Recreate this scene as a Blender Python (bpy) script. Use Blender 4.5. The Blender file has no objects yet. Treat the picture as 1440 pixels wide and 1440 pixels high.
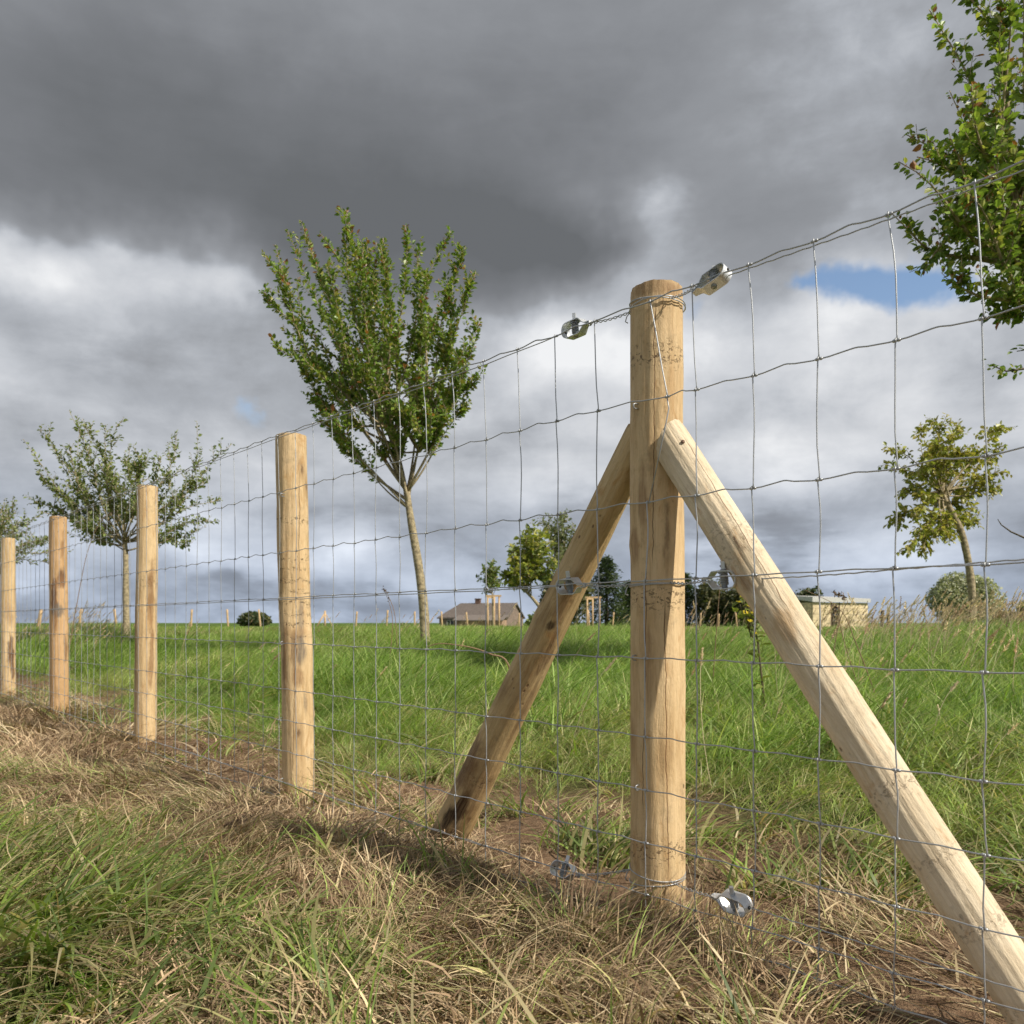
import bpy, math, random
import numpy as np
from mathutils import Vector, Matrix

S = bpy.context.scene
COL = S.collection
R = math.radians
random.seed(7)
rng = np.random.default_rng(11)

# ------------------------------------------------------------------ camera
EYE = 0.72
F = 1200.0                      # focal length in px of the 1440 px photograph
cam = bpy.data.cameras.new('camera')
cam.sensor_width = 36.0
cam.lens = 30.0
cam.shift_y = 155.0 / 1440.0
cam.clip_start = 0.05
cam.clip_end = 3000
cam.dof.use_dof = True
cam.dof.focus_distance = 2.15
cam.dof.aperture_fstop = 9.0
camo = bpy.data.objects.new('camera', cam)
COL.objects.link(camo)
camo.location = (0, 0, EYE)
camo.rotation_euler = (R(90), 0, 0)
S.camera = camo

# ------------------------------------------------------------------ light
SUN_EL = 42.0
SUN_DIR = Vector((0.865, -0.574, 0)).normalized()      # horizontal direction TOWARDS the sun
sv = Vector((SUN_DIR.x * math.cos(R(SUN_EL)), SUN_DIR.y * math.cos(R(SUN_EL)), math.sin(R(SUN_EL))))
sun = bpy.data.lights.new('sun', 'SUN')
sun.energy = 3.6
sun.angle = R(0.6)
sun.color = (1.0, 0.925, 0.80)
suno = bpy.data.objects.new('sun', sun)
COL.objects.link(suno)
suno.rotation_euler = (-sv).to_track_quat('-Z', 'Y').to_euler()
suno.location = (5, -5, 8)

S.view_settings.view_transform = 'Standard'
S.view_settings.look = 'None'
S.view_settings.gamma = 1
S.view_settings.exposure = 0.44

# ------------------------------------------------------------------ node helper
class NT:
    def __init__(s, tree):
        s.t = tree; s.n = tree.nodes; s.l = tree.links
    def new(s, typ, **kw):
        n = s.n.new(typ)
        for k, v in kw.items():
            setattr(n, k, v)
        return n
    def put(s, sock, v):
        if v is None: return
        if isinstance(v, bpy.types.NodeSocket): s.l.new(v, sock)
        else: sock.default_value = v
    def math(s, op, a, b=None, c=None, clamp=False):
        n = s.new('ShaderNodeMath', operation=op); n.use_clamp = clamp
        s.put(n.inputs[0], a); s.put(n.inputs[1], b); s.put(n.inputs[2], c)
        return n.outputs[0]
    def vm(s, op, a, b=None, out=0):
        n = s.new('ShaderNodeVectorMath', operation=op)
        s.put(n.inputs[0], a); s.put(n.inputs[1], b)
        return n.outputs[out]
    def noise(s, vec, scale, detail=4, rough=0.55, dist=0.0, out=0):
        n = s.new('ShaderNodeTexNoise')
        s.put(n.inputs['Vector'], vec); n.inputs['Scale'].default_value = scale
        n.inputs['Detail'].default_value = detail; n.inputs['Roughness'].default_value = rough
        n.inputs['Distortion'].default_value = dist
        return n.outputs[out]
    def mapr(s, v, a, b, c=0.0, d=1.0, smooth=True):
        n = s.new('ShaderNodeMapRange')
        if smooth: n.interpolation_type = 'SMOOTHSTEP'
        s.put(n.inputs[0], v)
        for i, q in enumerate((a, b, c, d)): s.put(n.inputs[i + 1], q)
        return n.outputs[0]
    def mix(s, f, a, b, mode='MIX'):
        n = s.new('ShaderNodeMix', data_type='RGBA', blend_type=mode)
        s.put(n.inputs[0], f)
        s.put(n.inputs[6], a if isinstance(a, bpy.types.NodeSocket) else (*a[:3], 1))
        s.put(n.inputs[7], b if isinstance(b, bpy.types.NodeSocket) else (*b[:3], 1))
        return n.outputs[2]
    def ramp(s, v, stops):
        n = s.new('ShaderNodeValToRGB')
        e = n.color_ramp.elements
        while len(e) < len(stops): e.new(0.5)
        for el, (p, c) in zip(e, stops):
            el.position = p; el.color = (*c[:3], 1)
        s.put(n.inputs[0], v)
        return n.outputs[0]
    def comb(s, x, y, z):
        n = s.new('ShaderNodeCombineXYZ')
        s.put(n.inputs[0], x); s.put(n.inputs[1], y); s.put(n.inputs[2], z)
        return n.outputs[0]

# ------------------------------------------------------------------ sky: Nishita blue behind procedural clouds (world directions)
world = bpy.data.worlds.new('World')
S.world = world
world.use_nodes = True
w = NT(world.node_tree)
w.n.clear()
tc = w.new('ShaderNodeTexCoord').outputs['Generated']
sep = w.new('ShaderNodeSeparateXYZ'); w.l.new(tc, sep.inputs[0])
dx, dy, dz = sep.outputs
az = w.math('ARCTAN2', dx, dy)
el = w.math('ARCSINE', dz)
def azel(px, py):
    x = (px - 720) / F; z = (875 - py) / F
    return math.atan2(x, 1), math.asin(z / math.sqrt(1 + x * x + z * z))
# domain warp
pos = w.comb(az, el, 0.0)
wn = w.noise(pos, 3.0, 5, 0.6, out=1)
wv = w.vm('SUBTRACT', wn, (0.5, 0.5, 0.5))
wsc = w.vm('MULTIPLY', wv, (0.30, 0.20, 0.0))
wp = w.vm('ADD', pos, wsc)
def blob(px, py, sx, sy, amp, p=None):
    a, e = azel(px, py)
    dlt = w.vm('SUBTRACT', p or wp, (a, e, 0))
    sc = w.vm('MULTIPLY', dlt, (F / sx, F / sy, 0))
    d2 = w.vm('DOT_PRODUCT', sc, sc, out=1)
    g = w.math('POWER', 2.71828, w.math('MULTIPLY', d2, -1.0))
    return w.math('MULTIPLY', g, amp)
# brightness field: 0 dark slate cloud .. 1 bright white cloud
base = w.mapr(el, azel(720, 480)[1], azel(720, 370)[1], 0.60, 0.38)
SKYBLOBS = [
    (560, 200, 420, 130, -0.14), (700, 350, 230, 85, -0.26), (780, 345, 120, 50, -0.12), (480, 330, 170, 45, -0.06), (230, 230, 260, 90, -0.14), (90, 90, 160, 110, -0.05),
    (420, 320, 200, 60, -0.08), (1150, 60, 260, 150, 0.07), (300, 20, 300, 60, 0.03), (1050, 215, 140, 70, 0.02),
    (30, 365, 110, 34, 0.30), (290, 415, 95, 42, 0.26), (110, 450, 170, 60, -0.06), (40, 560, 160, 50, 0.0),
    (912, 295, 60, 44, 0.18), (935, 370, 60, 60, 0.18), (880, 400, 60, 30, 0.12), (1020, 520, 260, 90, 0.24), (1220, 460, 130, 60, 0.26), (800, 500, 110, 50, 0.22), (740, 600, 200, 40, -0.12),
    (1300, 640, 260, 60, 0.05), (1120, 730, 150, 40, -0.20), (560, 700, 260, 36, -0.07), (330, 630, 120, 40, 0.10),
    (930, 700, 180, 40, -0.08), (320, 830, 320, 30, -0.10), (1100, 830, 400, 30, -0.06), (560, 640, 300, 50, 0.08), (310, 790, 60, 22, 0.22), (480, 790, 90, 20, 0.12), (1320, 720, 160, 26, 0.16),
    (1240, 335, 200, 40, 0.12), (220, 590, 300, 40, -0.10), (430, 470, 170, 55, -0.16), (640, 440, 150, 40, -0.14), (60, 280, 120, 40, -0.06), (170, 500, 170, 30, -0.08),
]
acc = base
for b in SKYBLOBS:
    acc = w.math('ADD', acc, blob(*b))
# cloud texture, stretched flat toward the horizon
n1 = w.noise(w.comb(az, w.math('MULTIPLY', el, 1.5), 1.0), 3.1, 8, 0.56, 0.15)
n2 = w.noise(w.comb(az, w.math('MULTIPLY', el, 3.4), 3.0), 5.5, 8, 0.58, 0.2)
n3 = w.noise(w.comb(az, w.math('MULTIPLY', el, 1.5), 7.0), 12.0, 8, 0.60, 0.3)
lowf = w.mapr(el, azel(720, 760)[1], azel(720, 420)[1], 1.0, 0.25)
d1 = w.math('MULTIPLY', w.math('SUBTRACT', n1, 0.5), w.mapr(acc, 0.2, 0.55, 0.26, 0.52))
d2_ = w.math('MULTIPLY', w.math('MULTIPLY', w.math('SUBTRACT', n2, 0.5), 0.66), lowf)
acc1 = w.math('ADD', w.math('ADD', acc, d1), d2_)
# billowing lumps where the cloud is lit
cel = w.new('ShaderNodeTexVoronoi', feature='SMOOTH_F1'); cel.inputs['Scale'].default_value = 7.5; cel.inputs['Smoothness'].default_value = 0.5
w.l.new(w.vm('ADD', w.comb(az, w.math('MULTIPLY', el, 1.8), 0.0), w.vm('MULTIPLY', w.vm('SUBTRACT', w.noise(pos, 10.0, 7, 0.62, out=1), (0.5, 0.5, 0.5)), (0.16, 0.13, 0.0))), cel.inputs['Vector'])
lit = w.mapr(acc1, 0.36, 0.62)
bil = w.math('MULTIPLY', w.math('SUBTRACT', 0.42, cel.outputs['Distance']), w.math('MULTIPLY', lit, 0.50))
fine = w.math('MULTIPLY', w.math('SUBTRACT', n3, 0.5), w.math('ADD', w.math('MULTIPLY', lit, 0.34), 0.05))
edge = w.math('MULTIPLY', w.math('SUBTRACT', w.mapr(w.math('ADD', acc1, w.math('MULTIPLY', w.math('SUBTRACT', n3, 0.5), 0.12)), 0.40, 0.56), 0.5), 0.14)
val = w.math('ADD', w.math('ADD', acc1, bil), w.math('ADD', fine, edge))
cloud = w.ramp(val, [(0.0, (0.106, 0.112, 0.120)), (0.16, (0.145, 0.152, 0.164)), (0.34, (0.222, 0.232, 0.250)), (0.50, (0.305, 0.321, 0.348)), (0.66, (0.41, 0.427, 0.456)), (0.84, (0.52, 0.533, 0.556)), (1.0, (0.65, 0.658, 0.67))])
cool = w.mapr(el, azel(720, 900)[1], azel(720, 620)[1], 1.0, 0.0)
cloud = w.mix(w.math('MULTIPLY', cool, 0.75), cloud, w.mix(1.0, cloud, (0.86, 0.99, 1.20), 'MULTIPLY'))
# holes with blue sky
hole = None
hwp = w.vm('ADD', pos, w.vm('MULTIPLY', w.vm('SUBTRACT', w.noise(pos, 14.0, 4, 0.6, out=1), (0.5, 0.5, 0.5)), (0.09, 0.06, 0.0)))
for b in [(1205, 396, 84, 32, 1.0), (1318, 408, 58, 34, 0.9), (362, 568, 24, 34, 0.62), (985, 432, 26, 30, 0.55), (1130, 398, 30, 12, 0.5)]:
    g = blob(*b, p=hwp); hole = g if hole is None else w.math('ADD', hole, g)
hn = w.noise(pos, 9.0, 6, 0.6)
hole = w.mapr(w.math('ADD', hole, w.math('MULTIPLY', w.math('SUBTRACT', hn, 0.5), 0.9)), 0.38, 1.0)
sky = w.new('ShaderNodeTexSky', sky_type='NISHITA')
sky.sun_disc = False
sky.sun_elevation = R(SUN_EL)
sky.sun_rotation = math.atan2(SUN_DIR.x, SUN_DIR.y)
bg1 = w.new('ShaderNodeBackground'); w.l.new(sky.outputs[0], bg1.inputs[0]); bg1.inputs[1].default_value = 0.115
bg2 = w.new('ShaderNodeBackground'); w.l.new(cloud, bg2.inputs[0]); bg2.inputs[1].default_value = 1.0
ms = w.new('ShaderNodeMixShader')
w.l.new(hole, ms.inputs[0]); w.l.new(bg2.outputs[0], ms.inputs[1]); w.l.new(bg1.outputs[0], ms.inputs[2])
wo = w.new('ShaderNodeOutputWorld'); w.l.new(ms.outputs[0], wo.inputs[0])

# ------------------------------------------------------------------ general helpers
def P(px, py, D):
    """point of the place seen at photo pixel (px, py), D metres ahead"""
    return Vector(((px - 720) / F * D, D, EYE + (875 - py) / F * D))

# fence frame: a = along the fence towards the right/near end, b = towards the camera side
O2 = Vector((0.357, 2.09))
AX = Vector((0.653, -0.757)); AX.normalize()
BX = Vector((-AX.y * -1, 0)); BX = Vector((-0.757, -0.653)).normalized()
def FP(a, b, z):
    return Vector((O2.x + AX.x * a + BX.x * b, O2.y + AX.y * a + BX.y * b, z))
FENCE_ANG = math.atan2(AX.y, AX.x)

def tag(o, label=None, cat=None, group=None, kind=None):
    if label: o['label'] = label
    if cat: o['category'] = cat
    if group: o['group'] = group
    if kind: o['kind'] = kind
    return o

def empty(name, loc, label, cat, group=None):
    o = bpy.data.objects.new(name, None)
    o.empty_display_size = 0.05
    COL.objects.link(o)
    o.location = loc
    return tag(o, label, cat, group)

def mesh_obj(name, verts, faces, mat, parent=None, smooth=True, tint=None, link=True):
    me = bpy.data.meshes.new(name)
    verts = np.asarray(verts, dtype=np.float32)
    if isinstance(faces, np.ndarray):
        n, k = faces.shape
        me.vertices.add(len(verts)); me.vertices.foreach_set('co', verts.ravel())
        me.loops.add(n * k); me.loops.foreach_set('vertex_index', faces.ravel().astype(np.int32))
        me.polygons.add(n)
        me.polygons.foreach_set('loop_start', np.arange(0, n * k, k, dtype=np.int32))
        me.update(calc_edges=True)
    else:
        me.from_pydata([tuple(map(float, v)) for v in verts], [], faces)
    me.polygons.foreach_set('use_smooth', np.full(len(me.polygons), smooth))
    if tint is not None:
        at = me.color_attributes.new('tint', 'FLOAT_COLOR', 'POINT')
        c = np.ones((len(verts), 4), dtype=np.float32); c[:, :3] = tint
        at.data.foreach_set('color', c.ravel())
    if mat: me.materials.append(mat)
    me.update()
    o = bpy.data.objects.new(name, me)
    if link: COL.objects.link(o)
    if parent: o.parent = parent
    return o

class MB:
    def __init__(s): s.v = []; s.f = []
    def tube(s, pts, rad, sides=6, caps=True):
        pts = [Vector(p) for p in pts]
        n = len(pts)
        if not hasattr(rad, '__len__'): rad = [rad] * n
        prev = None; b0 = len(s.v)
        for i, p in enumerate(pts):
            t = (pts[min(i + 1, n - 1)] - pts[max(i - 1, 0)])
            if t.length < 1e-9: t = Vector((0, 0, 1))
            t.normalize()
            if prev is None:
                u = t.orthogonal().normalized()
            else:
                u = prev - t * prev.dot(t)
                u = u.normalized() if u.length > 1e-6 else t.orthogonal().normalized()
            prev = u
            v = t.cross(u)
            for k in range(sides):
                an = 2 * math.pi * k / sides
                s.v.append(p + (u * math.cos(an) + v * math.sin(an)) * rad[i])
        for i in range(n - 1):
            for k in range(sides):
                a = b0 + i * sides + k; b = b0 + i * sides + (k + 1) % sides
                s.f.append((a, b, b + sides, a + sides))
        if caps:
            s.f.append(tuple(b0 + k for k in reversed(range(sides))))
            s.f.append(tuple(b0 + (n - 1) * sides + k for k in range(sides)))
        return s
    def box(s, c, h, rot=None):
        b = len(s.v)
        for x in (-1, 1):
            for y in (-1, 1):
                for z in (-1, 1):
                    q = Vector((x * h[0], y * h[1], z * h[2]))
                    if rot is not None: q = rot @ q
                    s.v.append(Vector(c) + q)
        for q in ((0, 1, 3, 2), (4, 6, 7, 5), (0, 4, 5, 1), (2, 3, 7, 6), (0, 2, 6, 4), (1, 5, 7, 3)):
            s.f.append(tuple(b + i for i in q))
        return s
    def quad(s, *p):
        b = len(s.v); s.v += [Vector(q) for q in p]; s.f.append(tuple(range(b, b + len(p)))); return s
    def build(s, name, mat, parent=None, smooth=True, link=True):
        return mesh_obj(name, [tuple(v) for v in s.v], s.f, mat, parent, smooth, link=link)

def smooth01(x, a, b):
    t = np.clip((x - a) / (b - a), 0, 1); return t * t * (3 - 2 * t)

_G = rng.random((64, 64))
def vnoise(x, y, scale):
    x = np.asarray(x) * scale; y = np.asarray(y) * scale
    xi = np.floor(x).astype(int); yi = np.floor(y).astype(int)
    fx = x - xi; fy = y - yi
    fx = fx * fx * (3 - 2 * fx); fy = fy * fy * (3 - 2 * fy)
    g = lambda i, j: _G[(i * 7 + j * 3) % 64, (j * 5 + i) % 64]
    return ((g(xi, yi) * (1 - fx) + g(xi + 1, yi) * fx) * (1 - fy) + (g(xi, yi + 1) * (1 - fx) + g(xi + 1, yi + 1) * fx) * fy) - 0.5
def fbm(x, y, scale, oct=4):
    r = 0
    for k in range(oct): r = r + vnoise(np.asarray(x) + 13.7 * k, np.asarray(y) - 5.1 * k, scale * 2 ** k) * 0.5 ** k
    return r

def dist_behind(x, y):   # metres behind the fence (positive = field side)
    return -((x - O2.x) * BX.x + (y - O2.y) * BX.y)
def along(x, y):
    return (x - O2.x) * AX.x + (y - O2.y) * AX.y

def gauss2(x, y, cx, cy, r):
    return np.exp(-((x - cx) ** 2 + (y - cy) ** 2) / (r * r))

MOUNDS = [(FP(-0.72, 0.16, 0), 0.26, 0.055), (FP(0.0, 0.25, 0), 0.22, 0.035), (FP(0.3, 0.55, 0), 0.3, 0.03), (FP(-1.9, 0.12, 0), 0.22, 0.03),
          (FP(-3.9, 0.1, 0), 0.3, 0.05), (FP(-5.9, 0.15, 0), 0.4, 0.07), (FP(-7.6, 0.2, 0), 0.6, 0.09), (FP(0.55, -0.25, 0), 0.25, 0.03)]
def height(x, y):
    x = np.asarray(x, dtype=float); y = np.asarray(y, dtype=float)
    d = dist_behind(x, y); a = along(x, y); r = np.sqrt(x * x + y * y)
    dd = np.maximum(0, d - 0.45)
    z = 0.43 * (1 - np.exp(-(dd ** 1.25) / 3.6))
    z = z + 0.30 * smooth01(-x / np.maximum(y, 0.1), 0.43, 0.50) * smooth01(r, 9, 13) * smooth01(d, 0.4, 1.8) * (1 - smooth01(r, 19, 26))
    z = z + 0.10 * smooth01(x / np.maximum(y, 0.1), 0.42, 0.56) * smooth01(r, 6, 10) * (1 - smooth01(r, 14, 20))
    z = z - 0.0042 * np.maximum(0, r - 20) * (r < 260) - (r >= 260) * 0.0042 * 240
    z = z - 0.10 * smooth01(-d, 0.7, 2.2)
    near = 1 - smooth01(r, 8, 20)
    z = z + fbm(x, y, 1.6, 3) * 0.05 * near + fbm(x + 7, y, 3.2, 2) * 0.075 * smooth01(-d, 0.15, 0.5) * near + fbm(x + 40, y, 7.0, 3) * 0.022 * near
    z = z + fbm(x, y, 0.10, 3) * 0.10 * smooth01(r, 8, 30)
    for c, rr, h in MOUNDS: z = z + 0.7 * h * gauss2(x, y, c.x, c.y, rr)
    z = z - 0.016 * np.exp(-((d + 0.06) / 0.16) ** 2) * near
    return z

# ------------------------------------------------------------------ materials
def new_mat(name):
    m = bpy.data.materials.new(name); m.use_nodes = True
    t = NT(m.node_tree)
    return m, t, t.n['Principled BSDF']

def mat_plain(name, col, rough=0.7, metal=0.0, var=0.15, scale=8.0, bump=0.0):
    m, t, b = new_mat(name)
    c = t.new('ShaderNodeTexCoord').outputs['Object']
    n = t.noise(c, scale, 5, 0.6)
    dark = tuple(q * (1 - var) for q in col); lite = tuple(min(1, q * (1 + var)) for q in col)
    t.l.new(t.mix(t.mapr(n, 0.3, 0.7), dark, lite), b.inputs['Base Color'])
    b.inputs['Roughness'].default_value = rough; b.inputs['Metallic'].default_value = metal
    if bump:
        bp = t.new('ShaderNodeBump'); bp.inputs['Strength'].default_value = 0.6; bp.inputs['Distance'].default_value = bump
        t.l.new(n, bp.inputs['Height']); t.l.new(bp.outputs[0], b.inputs['Normal'])
    return m

def mat_leaf(name, transl=0.35, gain=(1, 1, 1), rough=0.45, var=0.35, spec=0.35):
    m, t, b = new_mat(name)
    a = t.new('ShaderNodeAttribute'); a.attribute_name = 'tint'
    oi = t.new('ShaderNodeObjectInfo')
    v = t.mapr(oi.outputs['Random'], 0, 1, 1 - var, 1 + var, smooth=False)
    col = t.mix(1.0, a.outputs['Color'], t.comb(v, v, v), 'MULTIPLY')
    col = t.mix(1.0, col, gain, 'MULTIPLY')
    t.l.new(col, b.inputs['Base Color'])
    b.inputs['Roughness'].default_value = rough
    b.inputs['Specular IOR Level'].default_value = spec
    tr = t.new('ShaderNodeBsdfTranslucent')
    t.l.new(t.mix(1.0, col, (1.25, 1.3, 0.6), 'MULTIPLY'), tr.inputs['Color'])
    mx = t.new('ShaderNodeMixShader'); mx.inputs[0].default_value = transl
    t.l.new(b.outputs[0], mx.inputs[1]); t.l.new(tr.outputs[0], mx.inputs[2])
    t.l.new(mx.outputs[0], t.n['Material Output'].inputs['Surface'])
    return m

def mat_wood(name, seed, light=(0.70, 0.515, 0.285), deep=(0.47, 0.295, 0.135), stains=(), bands=(), cracks=(), pale=0.0, knotty=0.5):
    """peeled chestnut: z runs along the pole.  stains: (angle deg, z, angular width m, height m, strength, colour)"""
    m, t, b = new_mat(name)
    co = t.new('ShaderNodeTexCoord').outputs['Object']
    sp = t.new('ShaderNodeSeparateXYZ'); t.l.new(co, sp.inputs[0])
    X, Y, Z = sp.outputs
    off = t.vm('ADD', co, (seed * 3.1, seed * 1.7, seed * 5.3))
    warp = t.vm('MULTIPLY', t.vm('SUBTRACT', t.noise(off, 5.0, 3, 0.5, out=1), (0.5, 0.5, 0.5)), (0.03, 0.03, 0.0))
    wo_ = t.vm('ADD', off, warp)
    g1 = t.noise(t.vm('MULTIPLY', wo_, (44, 44, 3.2)), 1.0, 8, 0.68)
    g2 = t.noise(t.vm('MULTIPLY', wo_, (210, 210, 9.0)), 1.0, 5, 0.7)
    g3 = t.noise(t.vm('MULTIPLY', off, (9, 9, 4.5)), 1.0, 6, 0.62)
    g6 = t.noise(t.vm('MULTIPLY', wo_, (75, 75, 40)), 1.0, 6, 0.7)
    mid = tuple(a * 0.5 + b_ * 0.5 for a, b_ in zip(light, deep))
    col = t.mix(t.mapr(g1, 0.40, 0.60), mid, light)
    palec = tuple(min(1, q * 1.10 + 0.06) for q in light)
    col = t.mix(t.math('MULTIPLY', t.mapr(g3, 0.42, 0.68), 0.6 + pale * 0.3), col, palec)
    # knots: rings of darker wood round scattered centres
    kv = t.new('ShaderNodeTexVoronoi'); kv.inputs['Scale'].default_value = 1.0; kv.inputs['Randomness'].default_value = 1.0
    t.l.new(t.vm('MULTIPLY', off, (10, 10, 3.6)), kv.inputs['Vector'])
    kd = t.math('ADD', kv.outputs['Distance'], t.math('MULTIPLY', t.math('SUBTRACT', g6, 0.5), 0.22))
    col = t.mix(t.math('MULTIPLY', t.mapr(kd, 0.10, 0.30, 1.0, 0.0), 0.6), col, tuple(q * 0.8 for q in deep))
    col = t.mix(t.math('MULTIPLY', t.mapr(kd, 0.02, 0.10, 1.0, 0.0), 0.8), col, (0.13, 0.07, 0.035))
    col = t.mix(t.math('MULTIPLY', t.mapr(g2, 0.50, 0.68), 0.34), col, tuple(q * 0.75 for q in deep))
    col = t.mix(t.math('MULTIPLY', t.mapr(g6, 0.56, 0.74), 0.38), col, tuple(q * 0.62 for q in deep))
    # orange inner bark
    g4 = t.noise(t.vm('MULTIPLY', off, (20, 20, 7.0)), 1.0, 7, 0.66, 0.8)
    col = t.mix(t.math('MULTIPLY', t.mapr(g4, 0.56, 0.68), 0.55), col, (0.47, 0.25, 0.085))
    # greyish dirt
    g5 = t.noise(off, 14.0, 8, 0.7)
    col = t.mix(t.math('MULTIPLY', t.mapr(g5, 0.54, 0.72), 0.42), col, (0.26, 0.19, 0.12))
    # small dark nicks
    vor = t.new('ShaderNodeTexVoronoi'); vor.inputs['Scale'].default_value = 1.0
    t.l.new(t.vm('MULTIPLY', wo_, (55, 55, 32)), vor.inputs['Vector'])
    nick = t.mapr(vor.outputs['Distance'], 0.10, 0.22, 1.0, 0.0)
    nmask = t.mapr(t.noise(off, 9.0, 3, 0.5), 0.58, 0.70)
    allnick = t.math('MULTIPLY', nick, t.math('MULTIPLY', nmask, 0.7))
    if bands:
        bm = None
        wob = t.math('MULTIPLY', t.math('SUBTRACT', t.noise(off, 12.0, 3, 0.6), 0.5), 0.05)
        zz = t.math('ADD', Z, wob)
        for (z0, hw, st) in bands:
            g = t.math('MULTIPLY', t.mapr(t.math('ABSOLUTE', t.math('SUBTRACT', zz, z0)), 0.0, hw, 1.0, 0.0), st)
            bm = g if bm is None else t.math('MAXIMUM', bm, g)
        sp2 = t.noise(t.vm('MULTIPLY', off, (85, 85, 110)), 1.0, 3, 0.7, 0.5)
        bm = t.math('MULTIPLY', bm, t.mapr(sp2, 0.53, 0.62))
        allnick = t.math('MAXIMUM', allnick, bm)
    col = t.mix(allnick, col, (0.10, 0.058, 0.028))
    stain_noise = t.noise(t.vm('MULTIPLY', off, (22, 22, 9)), 1.0, 5, 0.65)
    for (ang, z0, hw, hh, st, sc) in stains:
        ca, sa = math.cos(R(ang)), math.sin(R(ang))
        tang = t.math('ADD', t.math('MULTIPLY', X, -sa), t.math('MULTIPLY', Y, ca))
        rad = t.math('ADD', t.math('MULTIPLY', X, ca), t.math('MULTIPLY', Y, sa))
        e1 = t.math('DIVIDE', tang, hw); e2 = t.math('DIVIDE', t.math('SUBTRACT', Z, z0), hh)
        dd = t.math('SQRT', t.math('ADD', t.math('MULTIPLY', e1, e1), t.math('MULTIPLY', e2, e2)))
        dd = t.math('ADD', dd, t.math('MULTIPLY', t.math('SUBTRACT', stain_noise, 0.5), 2.4))
        msk = t.math('MULTIPLY', t.mapr(dd, 0.45, 1.25, 1.0, 0.0), t.mapr(rad, -0.005, 0.012))
        msk = t.math('MULTIPLY', msk, t.math('ADD', 0.70, t.math('MULTIPLY', t.mapr(g2, 0.38, 0.60), 0.30)))
        col = t.mix(t.math('MULTIPLY', msk, st), col, sc)
    for (ang, z0, z1, drift, wd) in cracks:
        ca, sa = math.cos(R(ang)), math.sin(R(ang))
        tang = t.math('ADD', t.math('MULTIPLY', X, -sa), t.math('MULTIPLY', Y, ca))
        rad = t.math('ADD', t.math('MULTIPLY', X, ca), t.math('MULTIPLY', Y, sa))
        wv_ = t.math('MULTIPLY', t.math('SUBTRACT', t.noise(t.comb(0.0, float(seed), Z), 9.0, 4, 0.6), 0.5), 0.02)
        line = t.math('SUBTRACT', t.math('SUBTRACT', tang, wv_), t.math('MULTIPLY', t.math('SUBTRACT', Z, z0), drift))
        msk = t.mapr(t.math('ABSOLUTE', line), wd * 0.4, wd, 1.0, 0.0)
        msk = t.math('MULTIPLY', msk, t.math('MULTIPLY', t.mapr(Z, z0, z0 + 0.05), t.mapr(Z, z1 - 0.08, z1, 1.0, 0.0)))
        msk = t.math('MULTIPLY', msk, t.mapr(rad, 0.0, 0.01))
        col = t.mix(t.math('MULTIPLY', msk, 0.85), col, (0.13, 0.06, 0.02))
    t.l.new(col, b.inputs['Base Color'])
    b.inputs['Roughness'].default_value = 0.62
    b.inputs['Specular IOR Level'].default_value = 0.3
    hgt = t.math('ADD', t.math('ADD', t.math('MULTIPLY', g1, 0.7), t.math('MULTIPLY', g6, 0.5)), t.math('MULTIPLY', g2, 0.3))
    hgt = t.math('SUBTRACT', hgt, t.math('MULTIPLY', allnick, 0.5))
    bp = t.new('ShaderNodeBump'); bp.inputs['Strength'].default_value = 0.9; bp.inputs['Distance'].default_value = 0.006
    t.l.new(hgt, bp.inputs['Height']); t.l.new(bp.outputs[0], b.inputs['Normal'])
    return m

DK = (0.115, 0.055, 0.028); MB_ = (0.24, 0.12, 0.05); GY = (0.17, 0.145, 0.12); BLK = (0.03, 0.015, 0.008); OR_ = (0.46, 0.27, 0.11)

def mat_galv(name, col=(0.50, 0.52, 0.54), rough=0.42, scale=300, metal=0.7):
    m, t, b = new_mat(name)
    co = t.new('ShaderNodeTexCoord').outputs['Object']
    n = t.noise(co, scale, 4, 0.6)
    t.l.new(t.mix(n, tuple(q * 0.72 for q in col), tuple(min(1, q * 1.25) for q in col)), b.inputs['Base Color'])
    b.inputs['Metallic'].default_value = metal
    t.l.new(t.mapr(n, 0, 1, rough - 0.1, rough + 0.15), b.inputs['Roughness'])
    return m
M_WIRE = mat_galv('galvanised_wire', (0.52, 0.54, 0.56), 0.5)
M_ZINC = mat_galv('zinc_plate', (0.74, 0.76, 0.78), 0.48, 60, 0.75)
M_ZINC_D = mat_galv('zinc_dull', (0.40, 0.42, 0.44), 0.4, 80)
M_GRASS = mat_leaf('grass_blade', 0.42, var=0.32)
M_STRAW = mat_leaf('dead_grass', 0.12, rough=0.7, var=0.3, spec=0.2)
M_LEAF = mat_leaf('tree_leaf', 0.38, gain=(1.32, 1.28, 1.2), var=0.0, rough=0.38, spec=0.5)
M_BARK = mat_plain('bark', (0.34, 0.28, 0.17), 0.85, var=0.45, scale=26, bump=0.01)
M_BARK_D = mat_plain('bark_dark', (0.11, 0.09, 0.06), 0.85, var=0.4, scale=20, bump=0.01)

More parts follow.
